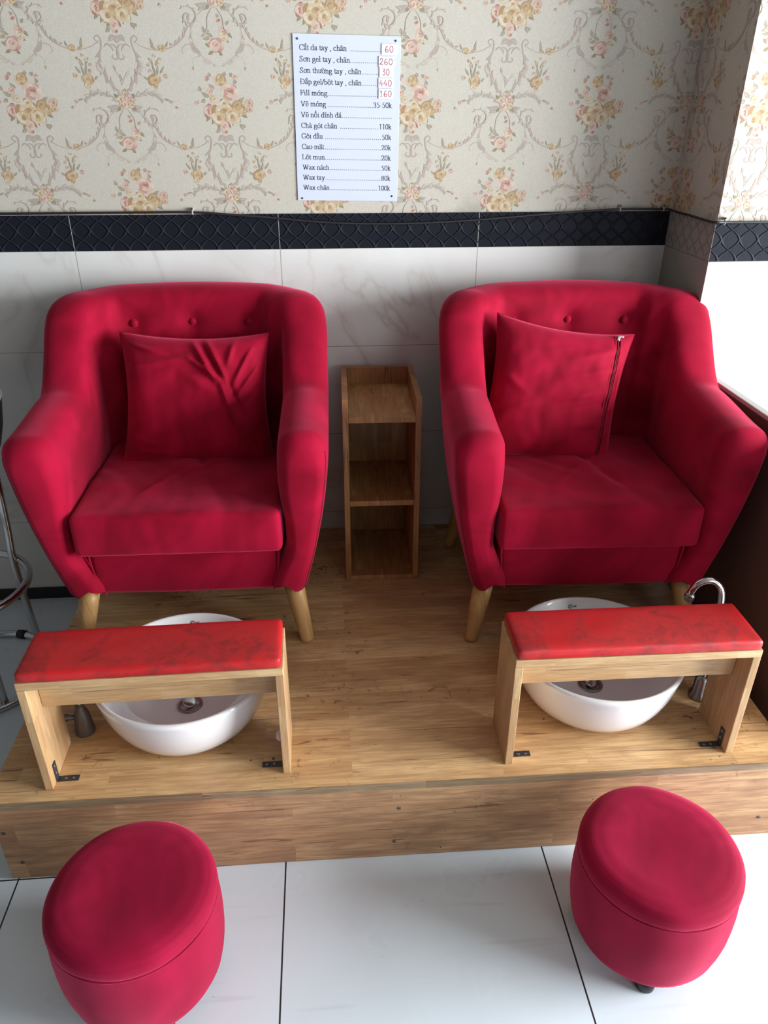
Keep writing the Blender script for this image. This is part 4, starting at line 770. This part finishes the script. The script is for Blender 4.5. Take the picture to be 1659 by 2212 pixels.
for o, loc, rz, s, lab in ((sA, (-.286, -1.410, 0), -.384, 1.0, 'round crimson velvet stool at bottom left, cut by the photo edge'), (sB, (.766, -1.402, 0), -1.08, 1.0, 'round crimson velvet stool at bottom right with a dark foot showing')):
    o.location = loc; o.rotation_euler = (0, 0, rz); tag(o, lab, 'stool', 'round velvet stools on the floor')

# ------------------------------------------------------------------ bar chair at the left edge
bc = thing('bar_chair', 'black bucket bar chair with chrome tube legs at the left edge', 'bar chair', (-.990, -.430, 0))
def circ(R, z, n=48): return [(R*math.cos(2*PI*k/n), R*math.sin(2*PI*k/n), z) for k in range(n)]
tube('floor_ring', circ(.202, .0125), .0118, CHROME, bc, 12, True)
tube('foot_ring', circ(.198, .338), .0118, CHROME, bc, 12, True)
for a in (52, 128, 232, 308):
    c, s = math.cos(math.radians(a)), math.sin(math.radians(a))
    tube('leg', catmull([(.196*c, .196*s, .02), (.187*c, .187*s, .20), (.184*c, .184*s, .345), (.192*c, .192*s, .46), (.205*c, .205*s, .735)], 5), .0118, CHROME, bc, 12)
for a in (75,):
    c, s = math.cos(math.radians(a)), math.sin(math.radians(a)); t = Vector((-s, c, 0))
    tube('joint_clamp', [Vector((.202*c, .202*s, .0125))-t*.014, Vector((.202*c, .202*s, .0125))+t*.014], .0150, BLACKPL, bc, 14)
lathe('bucket_seat', [(0, .735), (.10, .735), (.19, .742), (.215, .765), (.232, .82), (.243, .885), (.246, .900), (.241, .905), (.235, .897), (.223, .825), (.205, .785), (.17, .792), (0, .770)], BLACKPL, bc, 48)
tube('seat_rim', circ(.2425, .905), .0065, RIMGREY, bc, 10, True)

# ------------------------------------------------------------------ cable with clips along the top of the black border
cab = [(-1.6, -.002, 1.324), (-.784, -.0055, 1.3225), (-.40, -.0055, 1.323), (-.246, -.006, 1.3225), (-.12, -.008, 1.314), (0, -.007, 1.304), (.14, -.0065, 1.292), (.271, -.006, 1.287), (.41, -.006, 1.2875), (.549, -.006, 1.293), (.689, -.0065, 1.302), (.86, -.008, 1.314), (1.029, -.006, 1.3225), (1.13, -.006, 1.3225), (1.178, -.010, 1.322), (1.180, -.06, 1.321), (1.183, -.16, 1.3205), (1.181, -.27, 1.320), (1.186, -.304, 1.321), (1.23, -.302, 1.321), (1.40, -.302, 1.321)]
tag(tube('cable', catmull(cab, 8), .0034, CABLE, None, 8), 'thin black cable sagging along the top of the black border tiles', 'cable')
def clip(loc, rz, lab):
    o = thing('cable_clip', lab, 'cable clip', loc, rz, 'clips holding the wall cable')
    bm = bmesh.new(); add_tube(bm, [(0, .006, .006), (0, -.004, .006), (0, -.0085, .002), (0, -.009, -.003), (0, -.004, -.0055)], .0024, 8); add_box(bm, (-.0035, -.004, .004), (.0035, .0055, .012), .001)
    frombm('hook', bm, CLIP, o)
    tube('nail', [(0, .004, .009), (0, -.009, .0095)], .0022, DARKSTEEL, o, 8)
clip((-.246, -.000, 1.3225), 0, 'grey cable clip with a nail, left of the price list, on the back wall')
clip((1.029, -.000, 1.3225), 0, 'grey cable clip on the back wall, above the right armchair')
clip((1.165, -.000, 1.3225), 0, 'grey cable clip in the corner where back wall meets pillar')
clip((1.212, -.2935, 1.321), 0, 'grey cable clip on the front face of the pillar')
# ------------------------------------------------------------------ price list
def arc(cx, cy, rx, ry, a0, a1, n=14): return [(cx+rx*math.cos(math.radians(a0+(a1-a0)*k/n)), cy+ry*math.sin(math.radians(a0+(a1-a0)*k/n))) for k in range(n+1)]
def sp(*p): return [(v.x, v.y) for v in catmull([(a, b, 0) for a, b in p], 6)]
def ser(x, y, w=.09): return [(x-w, y), (x+w, y)]
def stem(x, y0, y1, b=True, t=False):
    s = [[(x, y0), (x, y1)]]
    if b: s.append(ser(x, y0+.012))
    if t: s.append(ser(x, y1-.012))
    else: s.append([(x-.085, y1-.035), (x, y1-.012)])
    return s
X = .44
GL = {
 'C': (.667, [arc(.37, .33, .28, .33, 48, 315), [(.60, .63), (.60, .45)]]),
 'S': (.556, [sp((.42, .50), (.40, .60), (.27, .655), (.13, .58), (.14, .45), (.29, .34), (.42, .22), (.40, .07), (.25, .01), (.11, .06), (.07, .18)), [(.43, .64), (.43, .50)], [(.065, .02), (.065, .17)]]),
 'D': (.722, stem(.15, 0, .66, True, True)+[sp((.15, .645), (.38, .63), (.60, .52), (.63, .33), (.60, .15), (.40, .03), (.15, .015)), [(.02, .34), (.30, .34)]]),
 'F': (.556, stem(.15, 0, .66, True, True)+[[(.15, .645), (.50, .645), (.50, .52)], [(.15, .345), (.40, .345)], [(.40, .26), (.40, .43)]]),
 'V': (.722, [[(.12, .645), (.35, .01)], [(.35, .01), (.60, .645)], ser(.12, .648, .11), ser(.60, .648, .09)]),
 'W': (.944, [[(.10, .645), (.29, .01)], [(.29, .01), (.46, .58)], [(.44, .645), (.64, .01)], [(.64, .01), (.84, .645)], ser(.11, .648, .10), ser(.45, .648, .10), ser(.85, .648, .08)]),
 'G': (.722, [arc(.38, .33, .29, .33, 48, 300), [(.60, .63), (.60, .47)], [(.60, .27), (.60, .06)], ser(.58, .28, .11)]),
 'L': (.611, stem(.16, 0, .66, True, True)+[[(.06, .012), (.52, .012), (.55, .17)]]),
 'a': (.444, [sp((.08, .33), (.12, .42), (.22, .44), (.30, .39), (.31, .28)), [(.31, .30), (.31, .07)], [(.31, .07), (.36, .02), (.43, .05)], sp((.31, .26), (.12, .19), (.05, .09), (.12, .01), (.22, .03), (.31, .09))]),
 'b': (.5, stem(.12, .02, .68, False)+[arc(.26, .22, .19, .215, 150, -150)]),
 'c': (.444, [arc(.23, .22, .175, .215, 45, 320), [(.355, .36), (.355, .33)]]),
 'd': (.5, stem(.37, .02, .68, False)+[arc(.23, .22, .19, .215, 30, 330), [(.37, .02), (.47, .03)]]),
 'e': (.444, [arc(.23, .22, .175, .215, 0, 325), [(.06, .235), (.40, .235)]]),
 'g': (.5, [arc(.22, .295, .14, .145, 0, 360), [(.34, .40), (.46, .41)], sp((.15, .17), (.10, .10), (.20, .05), (.38, .03), (.45, -.06), (.38, -.17), (.22, -.21), (.06, -.16), (.06, -.07), (.15, .03))]),
 'h': (.5, stem(.11, 0, .68)+[sp((.11, .34), (.20, .42), (.30, .43), (.37, .36), (.38, .25)), [(.38, .26), (.38, 0)], ser(.38, .012)]),
 'i': (.278, stem(.14, 0, X)+[[(.14, .60), (.14, .61)]]),
 'I': (.278, stem(.14, 0, X)),
 'k': (.5, stem(.11, 0, .68)+[[(.12, .20), (.34, .42)], [(.20, .27), (.40, .01)], ser(.40, .012, .08), ser(.34, .43, .08)]),
 'l': (.278, stem(.14, 0, .68)),
 'm': (.778, stem(.11, 0, X)+[sp((.11, .34), (.20, .42), (.30, .43), (.36, .36), (.37, .25)), [(.37, .26), (.37, 0)], ser(.37, .012), sp((.37, .34), (.46, .42), (.56, .43), (.62, .36), (.63, .25)), [(.63, .26), (.63, 0)], ser(.63, .012)]),
 'n': (.5, stem(.11, 0, X)+[sp((.11, .34), (.20, .42), (.30, .43), (.37, .36), (.38, .25)), [(.38, .26), (.38, 0)], ser(.38, .012)]),
 'o': (.5, [arc(.25, .22, .195, .215, 0, 360, 20)]),
 'p': (.5, stem(.12, -.21, X)+[arc(.26, .22, .19, .215, 150, -150)]),
 't': (.278, [[(.12, .56), (.12, .08)], [(.12, .08), (.17, .01), (.27, .05)], [(.02, .43), (.26, .43)]]),
 'u': (.5, [[(.11, .43), (.11, .14)], sp((.11, .15), (.14, .03), (.24, .01), (.37, .10)), [(.37, .43), (.37, .02)], [(.37, .02), (.47, .03)], [(.02, .42), (.11, .43)], [(.28, .42), (.37, .43)]]),
 'x': (.5, [[(.09, .43), (.40, .01)], [(.08, .01), (.39, .43)], ser(.09, .43, .08), ser(.39, .43, .08), ser(.09, .012, .08), ser(.41, .012, .08)]),
 'y': (.5, [[(.10, .43), (.26, .03)], [(.41, .43), (.22, -.08)], sp((.22, -.08), (.14, -.20), (.05, -.19)), ser(.10, .43, .09), ser(.42, .43, .07)]),
 '0': (.5, [arc(.25, .33, .19, .325, 0, 360, 22)]),
 '1': (.5, stem(.26, 0, .66)+[[(.12, .57), (.26, .65)]]),
 '2': (.5, [sp((.06, .47), (.11, .62), (.26, .65), (.38, .56), (.36, .38), (.20, .18), (.06, .03)), [(.05, .02), (.42, .02), (.45, .13)]]),
 '3': (.5, [sp((.07, .54), (.14, .64), (.28, .64), (.37, .53), (.31, .39), (.18, .345)), sp((.18, .345), (.35, .29), (.40, .16), (.32, .03), (.18, .00), (.06, .05))]),
 '5': (.5, [[(.41, .645), (.17, .645), (.12, .40)], sp((.12, .40), (.30, .37), (.40, .24), (.36, .08), (.22, .00), (.07, .05))]),
 '8': (.5, [arc(.25, .49, .145, .155, 0, 360), arc(.25, .17, .18, .165, 0, 360)]),
 '-': (.333, [[(.05, .22), (.29, .22)]]), ',': (.25, [sp((.12, .04), (.15, -.02), (.09, -.12))]), '/': (.278, [[(.0, -.01), (.28, .66)]]),
 ' ': (.25, []), '.': (.25, [[(.12, .03), (.13, .03)]]), 'j': (0.25, [])}
MK = {'breve': [sp((-.14, .64), (-.08, .55), (.02, .53), (.11, .56), (.16, .64))], 'acute': [[(-.02, .54), (.11, .67)]], 'grave': [[(.04, .54), (-.10, .67)]],
 'circ': [[(-.14, .53), (.0, .64), (.14, .53)]], 'dot': [[(-.005, -.13), (.005, -.13)]], 'tilde': [sp((-.16, .55), (-.08, .61), (.04, .56), (.14, .62))], 'hook': [sp((-.04, .66), (.04, .70), (.06, .64), (.0, .59))],
 'horn': [sp((.14, .40), (.24, .42), (.25, .52))], 'bar': [[(.0, .58), (.26, .58)]]}
UP = lambda k: [[(a, b+.13) for a, b in s] for s in MK[k]]
ACC = {'ắ': ('a', ['breve', '+acute']), 'â': ('a', ['circ']), 'ơ': ('o', ['horn']), 'ư': ('u', ['horn']), 'ờ': ('o', ['horn', 'grave']), 'ộ': ('o', ['circ', 'dot']), 'ó': ('o', ['acute']), 'ẽ': ('e', ['tilde']),
 'ổ': ('o', ['circ', '+hook']), 'í': ('I', ['acute']), 'á': ('a', ['acute']), 'à': ('a', ['grave']), 'ầ': ('a', ['circ', '+grave']), 'ạ': ('a', ['dot']), 'ặ': ('a', ['breve', 'dot']), 'ụ': ('u', ['dot']), 'đ': ('d', ['bar']), 'Đ': ('D', [])}
def glyph(ch):
    if ch in ACC:
        base, marks = ACC[ch]; adv, st = GL[base]; st = list(st); cx = adv*.48
        for mk in marks:
            for s in (UP(mk[1:]) if mk[0] == '+' else MK[mk]): st.append([(a+cx, b) for a, b in s])
        return adv, st
    adv, st = GL[ch]
    if ch == 'D': st = st[:-1]
    return adv, st
def hull(ps):
    ps = sorted(set(ps)); 
    def half(q):
        o = []
        for p in q:
            while len(o) > 1 and (o[-1][0]-o[-2][0])*(p[1]-o[-2][1])-(o[-1][1]-o[-2][1])*(p[0]-o[-2][0]) <= 0: o.pop()
            o.append(p)
        return o[:-1]
    return half(ps)+half(ps[::-1])
PENK = [0]
def pen(bm, a, b, hx, hy, y):
    PENK[0] = (PENK[0]+1) % 400; y = y-PENK[0]*2e-7
    pts = hull([(p[0]+sx*hx, p[1]+sz*hy) for p in (a, b) for sx in (-1, 1) for sz in (-1, 1)])
    if len(pts) > 2: bm.faces.new([bm.verts.new((p[0], y, p[1])) for p in pts])
def write(bm, text, x0, x1, z, em, y, hx=.042, hy=.018):
    tot = sum(glyph(c)[0] for c in text); kx = (x1-x0)/tot; x = x0
    for c in text:
        adv, st = glyph(c)
        for s in st:
            for a, b in zip(s[:-1], s[1:]): pen(bm, (x+a[0]*kx, z+a[1]*em), (x+b[0]*kx, z+b[1]*em), hx*kx, hy*em, y)
        x += adv*kx
LW, LH = .2915, .413
plist = thing('price_list', 'white laminated price list in Vietnamese pinned on the floral wallpaper', 'price list', (.209, PY, 1.5565))
plist.rotation_euler = (0, .0155, 0)
YS = -.0032
bm = bmesh.new(); add_box(bm, (-LW/2, YS, -LH/2), (LW/2, -.0010, LH/2), .0004, 1)
frombm('sheet', bm, SHEET, plist)
ROWS = [('Cắt da tay , chân', 245, 815, 865, 1225, None, 0, 0), ('Sơn gel tay , chân', 250, 855, 865, 1190, None, 0, 0), ('Sơn thường tay , chân', 255, 995, 1012, 1200, None, 0, 0), ('Đắp gel/bột tay , chân', 260, 998, 1012, 1190, None, 0, 0),
 ('Fill móng', 263, 590, 598, 1190, None, 0, 0), ('Vẽ móng', 270, 575, 600, 1130, '35-50k', 1140, 1365), ('Vẽ nổi đính đá', 273, 760, 770, 1355, None, 0, 0), ('Chà gót chân', 277, 710, 750, 1190, '110k', 1210, 1362),
 ('Gội đầu', 282, 540, 570, 1228, '50k', 1247, 1362), ('Cạo mặt', 287, 555, 570, 1228, '20k', 1243, 1360), ('Lột mụn', 290, 565, 575, 1228, '20k', 1243, 1360), ('Wax nách', 300, 620, 637, 1228, '50k', 1243, 1358), ('Wax tay', 305, 567, 580, 1228, '80k', 1243, 1356), ('Wax chân', 308, 625, 640, 1185, '100k', 1208, 1354)]
def base_px(i): return (300, 440, 578, 712, 850, 985, 1117, 1248, 1377, 1505, 1630, 1757, 1883, 2005)[i]
def sx(px, py):
    l = 165+(py-125)/1995*80; r = 1465-(py-143)*25/1975; return (px-l)/(r-l)*LW-LW/2
def sz(i): return LH/2-.0375-(.3465)*i/13
bm = bmesh.new()
for i, (t, a, b, d0, d1, v_, v0, v1) in enumerate(ROWS):
    py = base_px(i); z = sz(i); em = .0192
    write(bm, t, sx(a, py), sx(b, py), z, em, YS-.0002)
    n = int((d1-d0)/22); xa, xb = sx(d0, py), sx(d1, py)
    for k in range(n):
        x = xa+(xb-xa)*k/(n-1); pen(bm, (x, z+.0006), (x+.0001, z+.0006), .00085, .00085, YS-.0002)
    if v_: write(bm, v_, sx(v0, py), sx(v1, py), z, em, YS-.0002)
me = bpy.data.meshes.new('printed_text'); bm.to_mesh(me); bm.free(); link('printed_text', me, INK, plist)
HAND = {'6': [sp((.34, .62), (.16, .50), (.08, .25), (.14, .04), (.30, .02), (.40, .16), (.32, .30), (.18, .27), (.10, .12))], '0': [arc(.25, .32, .18, .31, 100, 470, 22)], '2': [sp((.08, .48), (.16, .62), (.33, .60), (.36, .44), (.22, .20), (.08, .08), (.06, .02), (.16, .10), (.28, .02), (.42, .06))],
 '3': [[(.08, .62), (.38, .62)], [(.38, .62), (.20, .36)], sp((.20, .36), (.36, .32), (.40, .16), (.28, .02), (.10, .06))], '4': [[(.26, .62), (.06, .22), (.44, .22)], [(.34, .40), (.32, .0)]], '1': [[(.12, .46), (.27, .62), (.27, .0)], [(.16, .0), (.38, .0)]]}
for i, (num, x0, x1, y0, y1) in enumerate((('60', 1232, 1415, 205, 330), ('260', 1197, 1380, 358, 482), ('30', 1208, 1365, 487, 608), ('440', 1197, 1370, 622, 738), ('160', 1200, 1370, 752, 870))):
    c = base_px(i); k = LH/1984*.985
    zc = sz(i)+((c-(y0+y1)/2))*k; hz = (y1-y0)*k/2; xa, xb = sx(x0, c), sx(x1, c)
    s = box('price_sticker', (xa, YS-.0022, zc-hz), (xb, YS-.0003, zc+hz), LABELP, plist, .0002, 1, Matrix.Rotation(0, 4, 'Y'))
    bm = bmesh.new(); n = len(num); wd = (xb-xa)*(.74 if n == 2 else .90); k = wd/(n*.5); x = (xa+xb)/2-wd/2
    if n == 2: k *= .80; x += wd*.10
    for ch in num:
        for st in HAND[ch]:
            for a, b in zip(st[:-1], st[1:]): pen(bm, (x+a[0]*k, zc-.0075+a[1]*.0235), (x+b[0]*k, zc-.0075+b[1]*.0235), .00055, .0005, YS-.0024)
        x += .5*k
    me = bpy.data.meshes.new('handwritten_price'); bm.to_mesh(me); bm.free(); link('handwritten_price', me, REDINK, s)
for px, py in ((225, 182), (1402, 195), (298, 2082), (1376, 2061)):
    x = sx(px, py); z = LH/2-(py-(125 if px < 800 else 143))/1984*LH
    lathe('tack', [(0, .0022), (.0018, .002), (.0026, .001), (.0027, 0), (0, 0)], DARKSTEEL, plist, 16, Matrix.Translation((x, YS-.0001, z)) @ Matrix.Rotation(PI/2, 4, 'X'))
